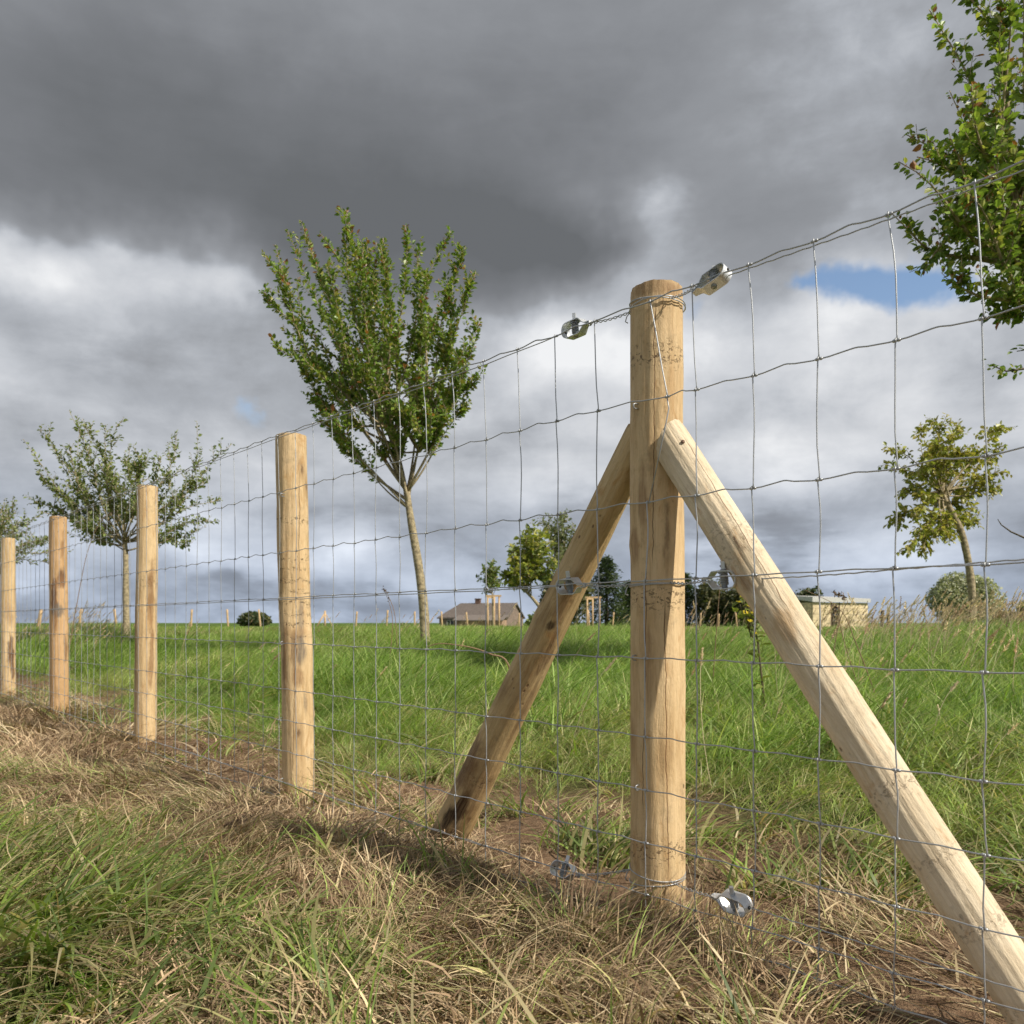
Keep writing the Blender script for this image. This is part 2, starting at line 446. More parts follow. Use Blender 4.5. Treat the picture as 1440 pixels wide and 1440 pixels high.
# ground material
def mat_ground():
    m, t, b = new_mat('earth_and_turf')
    g = t.new('ShaderNodeNewGeometry').outputs['Position']
    sp = t.new('ShaderNodeSeparateXYZ'); t.l.new(g, sp.inputs[0]); X, Y, Z = sp.outputs
    d = t.math('MULTIPLY', t.math('ADD', t.math('MULTIPLY', t.math('SUBTRACT', X, O2.x), BX.x), t.math('MULTIPLY', t.math('SUBTRACT', Y, O2.y), BX.y)), -1.0)
    n1 = t.noise(g, 2.2, 5, 0.6); n2 = t.noise(g, 28, 6, 0.7); n3 = t.noise(g, 140, 3, 0.7)
    soil = t.ramp(n2, [(0.25, (0.085, 0.052, 0.033)), (0.5, (0.21, 0.135, 0.085)), (0.75, (0.38, 0.26, 0.17))])
    soil = t.mix(t.mapr(n3, 0.5, 0.75), soil, (0.33, 0.23, 0.13))
    turf = t.ramp(n2, [(0.3, (0.03, 0.045, 0.012)), (0.7, (0.09, 0.12, 0.03))])
    far = t.ramp(t.noise(g, 0.5, 5, 0.6), [(0.3, (0.075, 0.13, 0.022)), (0.7, (0.12, 0.18, 0.035))])
    dn = t.math('ADD', d, t.math('MULTIPLY', t.math('SUBTRACT', n1, 0.5), 1.0))
    f = t.mapr(dn, 0.7, 1.2)
    f2 = t.mapr(dn, -1.0, -0.7, 1.0, 0.0)
    col = t.mix(t.math('MAXIMUM', f, t.math('MULTIPLY', f2, 0.8)), soil, turf)
    col = t.mix(t.mapr(Y, 25, 60), col, far)
    t.l.new(col, b.inputs['Base Color'])
    b.inputs['Roughness'].default_value = 0.95; b.inputs['Specular IOR Level'].default_value = 0.1
    bp = t.new('ShaderNodeBump'); bp.inputs['Strength'].default_value = 1.0; bp.inputs['Distance'].default_value = 0.02
    t.l.new(t.math('ADD', n2, t.math('MULTIPLY', n3, 0.4)), bp.inputs['Height']); t.l.new(bp.outputs[0], b.inputs['Normal'])
    return m

# ------------------------------------------------------------------ ground sheet
def build_ground():
    front = np.arange(-55, 55.01, 0.32); back = np.arange(58, 302, 4.0)
    ang = np.radians(np.concatenate([front, back]))
    rad = 0.30 * 1.027 ** np.arange(0, 330)
    rad = rad[rad < 1600]
    A, Rr = np.meshgrid(ang, rad)
    x = np.sin(A) * Rr; y = np.cos(A) * Rr
    z = height(x, y)
    nA, nR = len(ang), len(rad)
    v = np.stack([x.ravel(), y.ravel(), z.ravel()], 1)
    c = np.array([[0, 0, height(0.0, 0.0)]])
    v = np.concatenate([v, c])
    idx = np.arange(nA * nR).reshape(nR, nA)
    a = idx[:-1, :]; b_ = np.roll(idx, -1, 1)[:-1, :]; c_ = np.roll(idx, -1, 1)[1:, :]; d_ = idx[1:, :]
    q = np.stack([a.ravel(), d_.ravel(), c_.ravel(), b_.ravel()], 1)
    faces = [tuple(map(int, f)) for f in q]
    cen = nA * nR
    faces += [(cen, int(idx[0, k]), int(idx[0, (k + 1) % nA])) for k in range(nA)]
    o = mesh_obj('ground', v, faces, mat_ground())
    tag(o, kind='structure')
build_ground()

# ------------------------------------------------------------------ wooden poles
def periodic(seed, n=5):
    r = random.Random(seed)
    return [(r.uniform(0.3, 1) / (k + 1), r.randint(1, 4), r.uniform(1.0, 7.0), r.uniform(0, 6.3)) for k in range(n)]
def pole_mesh(name, L, r0, r1, seed, mat, parent, bends=(), facets=(), zlo=0.0, lump=0.035, domed=0.0, fluff=True, bumps=(), slant=None):
    ns, nz = 64, max(60, int(L * 90))
    hs = periodic(seed, 6)
    rr = random.Random(seed + 99)
    bumps = list(bumps) + [(rr.uniform(-180, 180), rr.uniform(max(0, zlo), L * 0.96), rr.uniform(0.012, 0.035), rr.uniform(-0.0025, 0.004)) for _ in range(int(14 * L))]
    v = []; f = []
    for i in range(nz + 1):
        z = zlo + (L - zlo) * i / nz
        t = (z - zlo) / (L - zlo)
        r = r0 + (r1 - r0) * max(0, min(1, z / L))
        cx = cy = 0.0
        for (z0, wdt, ox, oy) in bends:
            g = 1 / (1 + math.exp(-(z - z0) / wdt)); cx += ox * g; cy += oy * g
        end = min(1.0, (L - z) / 0.006) if z > L - 0.006 else 1.0
        chamf = -0.0010 * (1 - end)
        for k in range(ns):
            an = 2 * math.pi * k / ns
            q = 0
            for (am, fr, kz, ph) in hs: q += am * math.sin(fr * an + kz * z + ph)
            rk = r * (1 + lump * q) + chamf
            rk += 0.0009 * math.sin(an * 17 + seed + 3 * math.sin(z * 3)) + 0.0006 * math.sin(an * 29 + z * 7)
            for (fa, fd, z0, z1) in facets:
                c = math.cos(an - R(fa))
                m_ = smooth01(np.float64(z), z0, z0 + 0.12) * (1 - smooth01(np.float64(z), z1 - 0.12, z1))
                if c > 0.15:
                    lim = fd / c
                    if rk > lim: rk = rk + (lim - rk) * float(m_)
            for (ba, bz, bs, bh) in bumps:
                da = (an - R(ba) + math.pi) % (2 * math.pi) - math.pi
                rk += bh * math.exp(-((da * r) ** 2 + (z - bz) ** 2) / (bs * bs))
            zt = z + (0.0010 * math.sin(an * 2 + seed) + 0.0008 * math.sin(an * 7 + seed)) * max(0.0, 1 - (L - z) / 0.03)
            if slant: zt += slant[1] * math.cos(an - R(slant[0])) * max(0.0, 1 - (L - z) / 0.12) ** 2
            v.append((cx + rk * math.cos(an), cy + rk * math.sin(an), zt))
    for i in range(nz):
        for k in range(ns):
            a = i * ns + k; b = i * ns + (k + 1) % ns
            f.append((a, b, b + ns, a + ns))
    # ends: rings to a slightly domed centre
    top0 = len(v)
    for k in range(ns):
        p = v[nz * ns + k]; v.append((p[0], p[1], p[2] + 0.0002))
    last = [top0 + k for k in range(ns)]
    cxm = sum(v[i][0] for i in last) / ns; cym = sum(v[i][1] for i in last) / ns
    for q in (0.97, 0.8, 0.45):
        b0 = len(v)
        for k in range(ns):
            p = v[top0 + k]
            v.append((cxm + (p[0] - cxm) * q, cym + (p[1] - cym) * q, L + (p[2] - L) * q + domed * (1 - q * q) + (0.0015 * math.sin(k * 1.3 + q * 9) if q < 0.95 else 0.001)))
        for k in range(ns): f.append((last[k], last[(k + 1) % ns], b0 + (k + 1) % ns, b0 + k))
        last = [b0 + k for k in range(ns)]
    v.append((cxm, cym, L + domed)); c = len(v) - 1
    for k in range(ns): f.append((last[k], last[(k + 1) % ns], c))
    f.append(tuple(reversed(range(ns))))
    return mesh_obj(name, v, f, mat, parent)

def staple(parent, loc, out, tangent=Vector((0, 0, 1))):
    mb = MB(); w_ = 0.006
    out = out.normalized(); tz = tangent.normalized()
    side = tz
    p = [loc + side * w_ - out * 0.004, loc + side * w_ + out * 0.008, loc + side * w_ * 0.7 + out * 0.0125, loc - side * w_ * 0.7 + out * 0.0125, loc - side * w_ + out * 0.008, loc - side * w_ - out * 0.004]
    mb.tube(p, 0.0017, 6)
    return mb.build('staple', M_ZINC_D, parent)

def wood_post(name, a, px_label, H, r0, r1, seed, mat, label, tilt=(0, 0), **kw):
    g = FP(a, 0, 0)
    t = empty(name, (g.x, g.y, 0), label, 'fence post', 'round wooden posts of the near wire fence')
    t.rotation_euler = (tilt[0], tilt[1], FENCE_ANG)
    pole_mesh('pole', H, r0, r1, seed, mat, t, zlo=-0.35, **kw)
    return t
# local frame of a post: +x along the fence to the near end, +y behind the fence, -y the camera side; camera sees it from about -y, turned to +x
mw1 = mat_wood('wood_main_post', 1, cracks=[(-62, 0.85, 1.52, 0.01, 0.0016), (-28, 0.10, 0.80, -0.015, 0.0018), (-85, 0.25, 0.95, 0.02, 0.0014)], bands=[(1.36, 0.045, 0.75), (0.78, 0.05, 0.7), (0.17, 0.05, 0.7)],
               stains=[(-45, 1.52, 0.09, 0.022, 0.6, MB_), (-85, 1.00, 0.014, 0.10, 0.6, MB_), (-30, 0.93, 0.012, 0.09, 0.65, DK), (-110, 0.90, 0.02, 0.05, 0.6, MB_), (-40, 0.02, 0.2, 0.05, 0.5, (0.20, 0.135, 0.085)), (-20, 1.28, 0.012, 0.10, 0.5, OR_), (-70, 0.60, 0.01, 0.10, 0.4, MB_)])
post1 = wood_post('fence_post', 0, None, 1.535, 0.0665, 0.0625, 3, mw1, 'tall thick wooden post held between two slanting struts',
                  facets=[(5, 0.060, -0.3, 1.05), (-80, 0.0635, -0.3, 0.95)], bends=[(0.98, 0.03, -0.004, 0.0)], lump=0.018,
                  bumps=[(-60, 0.79, 0.03, 0.003), (-50, 1.38, 0.04, 0.002)])
mw2 = mat_wood('wood_post_stained', 2, cracks=[(-20, 0.9, 1.49, 0.01, 0.002), (-45, 0.1, 0.6, 0.01, 0.002)], bands=[(0.62 + i * 0.045, 0.015, 0.8) for i in range(1, 9)] + [(1.14, 0.03, 0.8)],
               stains=[(-10, 0.60, 0.022, 0.075, 0.85, GY), (-45, 0.60, 0.014, 0.08, 0.75, DK), (-8, 0.74, 0.012, 0.09, 0.7, GY), (-20, 0.68, 0.05, 0.02, 0.35, OR_), (-25, 0.50, 0.03, 0.05, 0.6, MB_), (-85, 0.55, 0.02, 0.16, 0.8, MB_), (0, 0.40, 0.012, 0.05, 0.5, GY)])
mw3 = mat_wood('wood_post_rough', 5, bands=[(0.95, 0.06, 0.5)],
               stains=[(5, 0.85, 0.022, 0.20, 0.75, MB_), (12, 0.50, 0.016, 0.22, 0.75, MB_), (-75, 0.5, 0.02, 0.4, 0.5, MB_), (-5, 0.72, 0.02, 0.05, 0.4, OR_)])
mw4 = mat_wood('wood_post_bark', 8, light=(0.60, 0.38, 0.19),
               stains=[(20, 1.06, 0.028, 0.09, 0.95, DK), (30, 1.28, 0.016, 0.12, 0.7, MB_), (-62, 0.92, 0.026, 0.16, 1.0, DK), (-20, 0.80, 0.05, 0.05, 0.9, GY), (35, 0.50, 0.016, 0.10, 0.7, DK), (-10, 1.02, 0.05, 0.06, 0.8, MB_), (-45, 0.72, 0.02, 0.08, 0.8, MB_)])
mw5 = mat_wood('wood_post_far', 13, stains=[(10, 0.45, 0.03, 0.16, 0.95, DK), (25, 0.30, 0.02, 0.16, 0.9, DK), (0, 0.8, 0.04, 0.1, 0.5, MB_)])
post_spec = [
    (-1.90, 1.50, 0.0645, 0.0640, 21, mw2, 'second post from the struts, bulging slightly and stained grey brown at mid height', [(0.45, 0.08, -0.012, 0), (0.72, 0.035, -0.022, 0), (0.98, 0.05, -0.018, 0.0), (1.3, 0.05, -0.012, 0)], 0.04),
    (-3.83, 1.51, 0.0620, 0.0560, 34, mw3, 'slim pale post with a rough brown stripe, third from the struts', [(0.5, 0.1, 0.018, 0), (0.9, 0.06, 0.014, 0)], 0.035),
    (-5.83, 1.525, 0.0650, 0.0600, 47, mw4, 'post with dark brown bark stains, fourth from the struts', [(0.6, 0.1, -0.014, 0), (1.0, 0.05, -0.016, 0)], 0.045),
    (-7.72, 1.50, 0.0640, 0.0600, 58, mw5, 'post cut by the left edge with a dark patch low down', [], 0.03),
    (-9.7, 1.50, 0.064, 0.060, 61, mw3, 'sixth post from the struts beyond the left edge', [], 0.03),
]
posts = [post1]
for (a, H, r0, r1, sd, mt, lb, bends, lump) in post_spec:
    posts.append(wood_post('fence_post', a, None, H, r0, r1, sd, mt, lb, bends=bends, lump=lump))

WZ = [1.474, 1.239, 1.002, 0.818, 0.6335, 0.448, 0.322, 0.197, 0.075, 0.011]      # line wires
for i, pt in enumerate(posts[:5]):
    rs = 0.064
    for j in (1, 4, 6, 8):
        an = R(-92 + random.uniform(-8, 8) + (0 if i else -4))
        out = Vector((math.cos(an), math.sin(an), 0))
        staple(pt, out * rs + Vector((0, 0, WZ[j] + 0.001)), out)

# struts -------------------------------------------------------------
def strut(name, top, bot, r_top, r_bot, seed, mat, label, **kw):
    top = Vector(top); bot = Vector(bot); ax = top - bot; L = ax.length
    t = empty(name, bot, label, 'strut', 'slanting struts of the braced post')
    q = ax.to_track_quat('Z', 'X').to_euler()
    t.rotation_euler = q
    pole_mesh('pole', L, r_bot, r_top, seed, mat, t, zlo=0.0, **kw)
    return t, L
sR_top = FP(0.063, 0.030, 1.150); sR_bot = FP(0.056 + 0.815 * 1.12, 0.005, 1.185 - 1.19 * 1.12)
sL_top = FP(-0.060, -0.015, 1.20); sL_bot = FP(-0.060 - 0.825 * 1.10, -0.01, 1.20 - 1.19 * 1.10)
def strut_angle(top, bot, towards):
    """angle in the strut's own frame that faces a world point"""
    ax = (top - bot); q = ax.to_track_quat('Z', 'X')
    mid = (top + bot) * 0.5
    l = q.inverted() @ (Vector(towards) - mid)
    return math.degrees(math.atan2(l.y, l.x))
cR = strut_angle(sR_top, sR_bot, (0, 0, EYE)); cL = strut_angle(sL_top, sL_bot, (0, 0, EYE))
LR = (sR_top - sR_bot).length; LL = (sL_top - sL_bot).length
upR = strut_angle(sR_top, sR_bot, (sR_top + sR_bot) / 2 + Vector((AX.x, AX.y, 0.6)) * 5)   # upper side
sgn = 1 if ((upR - cR + 180) % 360 - 180) > 0 else -1
mwR = mat_wood('wood_strut_pale', 17, light=(0.76, 0.64, 0.46), deep=(0.61, 0.47, 0.29), pale=0.6,
               bands=[(LR * 0.42, 0.04, 0.45), (LR * 0.33, 0.03, 0.35), (LR * 0.25, 0.03, 0.4), (LR * 0.15, 0.05, 0.45), (LR * 0.80, 0.10, 0.35)],
               stains=[(cR - sgn * 35, LR * 0.735, 0.014, 0.030, 0.6, MB_), (cR - sgn * 5, LR * 0.66, 0.022, 0.040, 0.65, OR_), (cR + sgn * 50, LR * 0.60, 0.02, 0.08, 0.35, OR_), (cR, LR * 0.03, 0.2, 0.10, 0.45, (0.22, 0.15, 0.10))],
               cracks=[(cR + sgn * 22, LR * 0.66, LR * 0.995, 0.06 * 0.5, 0.0016)])
strR, _ = strut('strut', sR_top, sR_bot, 0.0455, 0.0475, 71, mwR, 'pale peeled strut slanting down to the right of the main post',
                lump=0.022, domed=0.007, slant=(upR, 0.026), bumps=[(cR - sgn * 88, LR * 0.74, 0.02, 0.006), (cR - sgn * 5, LR * 0.66, 0.035, 0.003)])
mwL = mat_wood('wood_strut_brown', 23, light=(0.62, 0.455, 0.235), deep=(0.40, 0.26, 0.115),
               stains=[(cL + 5, LL * 0.64, 0.011, 0.018, 0.95, BLK), (cL + 10, LL * 0.70, 0.03, 0.07, 0.5, MB_), (cL + 35, LL * 0.60, 0.02, 0.10, 0.6, DK), (cL - 35, LL * 0.62, 0.02, 0.12, 0.35, DK),
                       (cL - 30, LL * 0.175, 0.026, 0.06, 1.0, BLK), (cL - 5, LL * 0.215, 0.022, 0.06, 1.0, BLK), (cL, LL * 0.08, 0.16, 0.13, 0.95, (0.10, 0.07, 0.045)), (cL - 60, LL * 0.30, 0.03, 0.14, 0.8, DK), (cL + 15, LL * 0.28, 0.06, 0.12, 0.45, MB_), (cL, LL * 0.50, 0.03, 0.10, 0.3, MB_), (cL + 50, LL * 0.45, 0.015, 0.2, 0.5, DK)],
               bands=[(LL * 0.28, 0.03, 0.6)])
strL, _ = strut('strut', sL_top, sL_bot, 0.041, 0.063, 83, mwL, 'brown stained strut slanting down behind the left of the main post', lump=0.035, domed=0.006)
# nail in the right strut
nb = MB()
q = (sR_top - sR_bot).to_track_quat('Z', 'X').inverted()
an = R(cR + sgn * 28)
o_ = Vector((math.cos(an), math.sin(an), 0)); zc = LR - 0.045
nb.tube([o_ * 0.03 + Vector((0, 0, zc)), o_ * 0.0475 + Vector((0, 0, zc))], 0.0018, 8)
nb.tube([o_ * 0.0475 + Vector((0, 0, zc)), o_ * 0.0495 + Vector((0, 0, zc))], [0.0048, 0.0042], 12)
nb.build('nail', mat_plain('rusty_nail', (0.16, 0.10, 0.07), 0.6, 0.6), strR)

# ------------------------------------------------------------------ wire mesh
MESHB = 0.078
K0 = 1.0
def s_of_D(D):     # a coordinate on the mesh plane for a camera depth
    return (O2.y + BX.y * MESHB - D) / -AX.y
stay_D = [1.4545 + 0.11285 * i for i in range(-2, 94)]
stay_a = [s_of_D(D) + random.uniform(-0.004, 0.004) for D in stay_D]
fence = empty('wire_mesh_fence', FP(stay_a[0], MESHB, 0), 'galvanised wire mesh with square and oblong openings stapled to the wooden posts', 'wire fence')
f0 = FP(stay_a[0], MESHB, 0)
def FL(a, b, z): return FP(a, b, z) - f0
rw = random.Random(5)
leftrise = lambda a: 0.0 if a > -1.0 else min(0.02, 0.008 * (-a - 1.0))
wire_dz = {1: lambda a: 0.008 if a < -0.1 else 0.0}
def wz(j, a):
    z = WZ[j]
    if j == 0: z += (0.010 * min(1, max(0, -a / 2)))
    if j == 1 and a < 0: z += 0.010
    if j == 8 and a < 0: z -= 0.004
    if j == 9: z += -0.008 * min(1, max(0, -a)) + 0.004 * math.sin(a * 5.0)
    return z
kn = [[None] * 10 for _ in stay_a]
for i, a in enumerate(stay_a):
    for j in range(10):
        aa = a + rw.uniform(-0.0025, 0.0025)
        if j == 0: aa += -0.010 - 0.002 * rw.random()
        if j == 9: aa += -0.004
        if j == 8: aa += -0.0015
        kn[i][j] = [aa, MESHB + rw.uniform(-0.002, 0.002), wz(j, a) + rw.uniform(-0.0015, 0.0015)]
# the stay crossing the main post is pulled out of line
im = min(range(len(stay_a)), key=lambda i: abs(stay_a[i] - s_of_D(2472.0 / (911 + 315))))
kn[im][0][0] = s_of_D(2472.0 / (918 + 315)); kn[im][1][0] = s_of_D(2472.0 / (941 + 315)); kn[im][2][0] = s_of_D(2472.0 / (914 + 315))
for j in range(3): kn[im][j][1] = MESHB + 0.001
for j in range(10):
    mb = MB(); pts = []
    amp = 1.0 if j < 3 else (0.25 if j == 3 else 0.55)
    if j == 9: amp = 0.8
    for i in range(len(stay_a) - 1):
        p0 = kn[i][j]; p1 = kn[i + 1][j]
        up = 0.0058 * amp * rw.uniform(0.7, 1.3)
        for (t_, h_) in ((0, 0), (0.10, 0.0), (0.36, 0.45), (0.47, 0.95), (0.52, 1.0), (0.58, 0.85), (0.86, 0.1)):
            z = p0[2] + (p1[2] - p0[2]) * t_ + up * h_
            pts.append(FL(p0[0] + (p1[0] - p0[0]) * t_, p0[1] + (p1[1] - p0[1]) * t_ + 0.001 * math.sin(t_ * 9 + i), z))
    pts.append(FL(*kn[-1][j]))
    mb.tube(pts, 0.0018 if j in (0, 9) else 0.0015, 6)
    mb.build('line_wire', M_WIRE, fence)
for i in range(len(stay_a)):
    mb = MB()
    for j in range(9):
        p0 = kn[i][j]; p1 = kn[i][j + 1]
        L = p0[2] - p1[2]
        bow = rw.uniform(-1, 1) * 0.022 * L + 0.002
        kick = rw.uniform(0.0015, 0.0035)
        bb = rw.uniform(-0.001, 0.001)
        ss = [(0, -kick * 0.2, 0.0), (0.03, -kick * 0.5, 0), (0.30, 0, bow * 0.8), (0.50, 0, bow), (0.72, 0, bow * 0.75), (0.96, kick, 0), (1.0, kick * 0.8, 0)]
        pts = []
        for (t_, k_, bo) in ss:
            pts.append(FL(p0[0] + (p1[0] - p0[0]) * t_ + k_ + bo, p0[1] + (p1[1] - p0[1]) * t_ + 0.0024 + bb, p0[2] + (p1[2] - p0[2]) * t_))
        if i == im and j == 1:
            pts = [FL(p0[0], MESHB + 0.003, p0[2]), FL(p0[0] + 0.006, MESHB + 0.003, p0[2] - 0.028), FL(p0[0] - 0.006, MESHB + 0.003, p0[2] - 0.075), FL(p1[0] + 0.004, MESHB + 0.003, p1[2])]
        mb.tube(pts, 0.00145, 6)
    for j in range(10):
        a_, b_, z_ = kn[i][j]
        # hinge knot: the stay wrapped in two short coils round the line wire
        for s_ in (-1, 1):
            c0 = a_ + s_ * 0.0016
            mb.tube([FL(c0, b_, z_), FL(c0 + s_ * 0.0035, b_, z_), FL(c0 + s_ * 0.0062, b_, z_ - 0.0003)], [0.0030, 0.0034, 0.0022], 6)
        mb.tube([FL(a_, b_ + 0.003, z_ + 0.004), FL(a_, b_ + 0.0044, z_), FL(a_ + 0.001, b_ + 0.003, z_ - 0.004)], 0.0015, 6)
    mb.build('stay_wire', M_WIRE, fence)

# ------------------------------------------------------------------ ratchet strainers, straining wires and post loops
def make_strainer():
    root = empty('wire_strainer', (0, 0, 0), 'x', 'strainer', 'ratchet strainers beside the main post')
    # strap loop in the xz plane (x away from the post), width along y
    prof = []
    def add(x, z): prof.append((x, z))
    Lh, Hh, wd = 0.046, 0.0205, 0.0145
    for k in range(0, 25):                       # rounded outer end (+x)
        an = -math.pi / 2 + math.pi * k / 24
        add(Lh - 0.0185 + 0.0185 * math.cos(an), Hh * math.sin(an))
    add(-0.012, Hh)
    for k in range(1, 13):                       # shoulder closing to the ear
        t_ = k / 12; add(-0.012 - 0.022 * t_, Hh - (Hh - 0.0035) * ((3 * t_ ** 2 - 2 * t_ ** 3)))
    add(-0.048, 0.0035)
    add(-0.048, -0.0035)
    for k in range(12, 0, -1):
        t_ = k / 12; add(-0.012 - 0.022 * t_, -Hh + (Hh - 0.0035) * (3 * t_ ** 2 - 2 * t_ ** 3))
    add(-0.012, -Hh)
    n = len(prof); v = []; f = []
    th = 0.0021
    for i, (x, z) in enumerate(prof):
        xm, zm = prof[i - 1]; xp, zp = prof[(i + 1) % n]
        tx, tz = xp - xm, zp - zm; l = math.hypot(tx, tz); nx, nz = tz / l, -tx / l
        wl = wd if x > -0.014 else wd * (0.45 + 0.55 * max(0, (x + 0.048) / 0.034))
        for (q, yy) in ((0, -wl), (0, wl), (1, wl), (1, -wl)):
            v.append((x - nx * th * q, yy, z - nz * th * q))
    for i in range(n):
        a = i * 4; b = ((i + 1) % n) * 4
        for k in range(4): f.append((a + k, b + k, b + (k + 1) % 4, a + (k + 1) % 4))
    o = mesh_obj('bracket', v, f, M_ZINC, root, smooth=False)
    hb = MB(); hb.tube([(Lh - 0.0025, 0, 0), (Lh + 0.0012, 0, 0)], 0.0042, 14)
    hb.build('wire_hole', mat_plain('hole_dark', (0.03, 0.03, 0.03), 0.8) if 'hole_dark' not in bpy.data.materials else bpy.data.materials['hole_dark'], root)
    sb = MB(); sb.tube([(0.008, 0, -Hh - 0.003), (0.008, 0, Hh + 0.003)], 0.0065, 16)
    for k in range(7):
        zz = -0.011 + k * 0.0036
        ring = [(0.008 + 0.0085 * math.cos(t_), 0.0085 * math.sin(t_), zz + 0.0006 * t_) for t_ in [x * math.pi / 8 for x in range(17)]]
        sb.tube(ring, 0.0015, 5, caps=True)
    sb.build('spool', M_ZINC_D, root)
    # ratchet wheel with teeth under the top plate
    v = []; f = []; nt = 12
    for zz in (Hh - 0.0065, Hh - 0.0032):
        for k in range(nt * 2):
            r_ = 0.0128 if k % 2 == 0 else 0.0102
            an = math.pi * k / nt; v.append((0.008 + r_ * math.cos(an), r_ * math.sin(an), zz))
    m2 = nt * 2
    for k in range(m2): f.append((k, (k + 1) % m2, m2 + (k + 1) % m2, m2 + k))
    f.append(tuple(reversed(range(m2)))); f.append(tuple(range(m2, 2 * m2)))
    mesh_obj('ratchet_wheel', v, f, M_ZINC_D, root, smooth=False)
    pb = MB(); pb.box((0.008, 0, Hh + 0.009), (0.0042, 0.0042, 0.0105), Matrix.Rotation(0.5, 3, 'Z'))
    pb.build('square_pin', M_ZINC, root, smooth=False)
    return root
str_proto = make_strainer()
def copy_tree(o, parent=None):
    c = o.copy(); COL.objects.link(c); c.parent = parent
    for ch in list(o.children): copy_tree(ch, c)
    return c
# (name, px centre x, r value, side, roll deg, tilt, label)
def a_of_px(x, b=MESHB):
    # a where FP(a,b) projects to px x
    k = (x - 720) / F
    X0 = O2.x + BX.x * b; Y0 = O2.y + BX.y * b
    return (k * Y0 - X0) / (AX.x - k * AX.y)
STR = [
    (1000, 396, 1, -22, 0.28, 'silver strainer on the top wire, right of the main post'),
    (812, 461, -1, -4, -0.05, 'silver strainer on the top wire, left of the main post'),
    (1014, 815, 1, 8, 0.0, 'silver strainer on the middle wire beside the pale right strut'),
    (804, 824, -1, -12, 0.0, 'silver strainer on the middle wire in front of the brown left strut'),
    (1028, 1268, 1, 20, -0.04, 'silver strainer just above the soil, right of the main post'),
    (796, 1225, -1, 26, 0.0, 'silver strainer just above the soil, left of the main post'),
]
TB = MESHB - 0.022      # strainers and straining wires run just behind the mesh
strain_pos = []
for i, (px, py, side, roll, tilt, lb) in enumerate(STR):
    o = str_proto if i == 0 else copy_tree(str_proto)
    bb = TB + (0.012 if i in (0,) else 0.0)
    a = a_of_px(px, bb); D = O2.y + AX.y * a + BX.y * bb
    z = EYE + (875 - py) / F * D
    o.location = FP(a, bb, z)
    yaw = FENCE_ANG + (0 if side > 0 else math.pi)
    m_ = Matrix.Rotation(yaw, 3, 'Z') @ Matrix.Rotation(-tilt, 3, 'Y') @ Matrix.Rotation(R(roll), 3, 'X')
    o.rotation_euler = m_.to_euler()
    o['label'] = lb
    strain_pos.append((a, bb, z, side))
# straining wires from each strainer along the fence
SW = [(0, 'top', 'right', 1), (1, 'top', 'left', -1), (2, 'middle', 'right', 1), (3, 'middle', 'left', -1), (4, 'bottom', 'right', 1), (5, 'bottom', 'left', -1)]
line_of = {'top': 0, 'middle': 3, 'bottom': 8}
for (i, lv, sd, side) in SW:
    a0, b0, z0, _ = strain_pos[i]
    j = line_of[lv]
    ae = stay_a[0] + 0.0 if side > 0 else stay_a[-1]
    n = 60; pts = []
    for k in range(n + 1):
        t_ = k / n
        a = a0 + side * 0.046 + (ae - a0 - side * 0.046) * (t_ ** 1.0 if side > 0 else t_ ** 1.5)
        settle = min(1.0, abs(a - a0) / 0.35)
        zt = wz(j, a) - (0.006 if lv != 'bottom' else (-0.034 if side > 0 else 0.004))
        if lv == 'middle' and side > 0: zt = wz(j, a) - 0.014 + 0.02 * min(1, (a - a0) / 0.6)
        z = z0 + (zt - z0) * settle + 0.0008 * math.sin(k * 2.1)
        b = b0 + (MESHB - 0.007 - b0) * settle
        pts.append(FP(a, b, z))
    org = pts[0].copy()
    mb = MB(); mb.tube([p - org for p in pts], 0.00145, 6)
    o = mb.build('straining_wire', M_WIRE); o.location = org
    tag(o, f'single taut straining wire running from the {lv} strainer out to the {sd}', 'wire', 'straining wires along the fence')
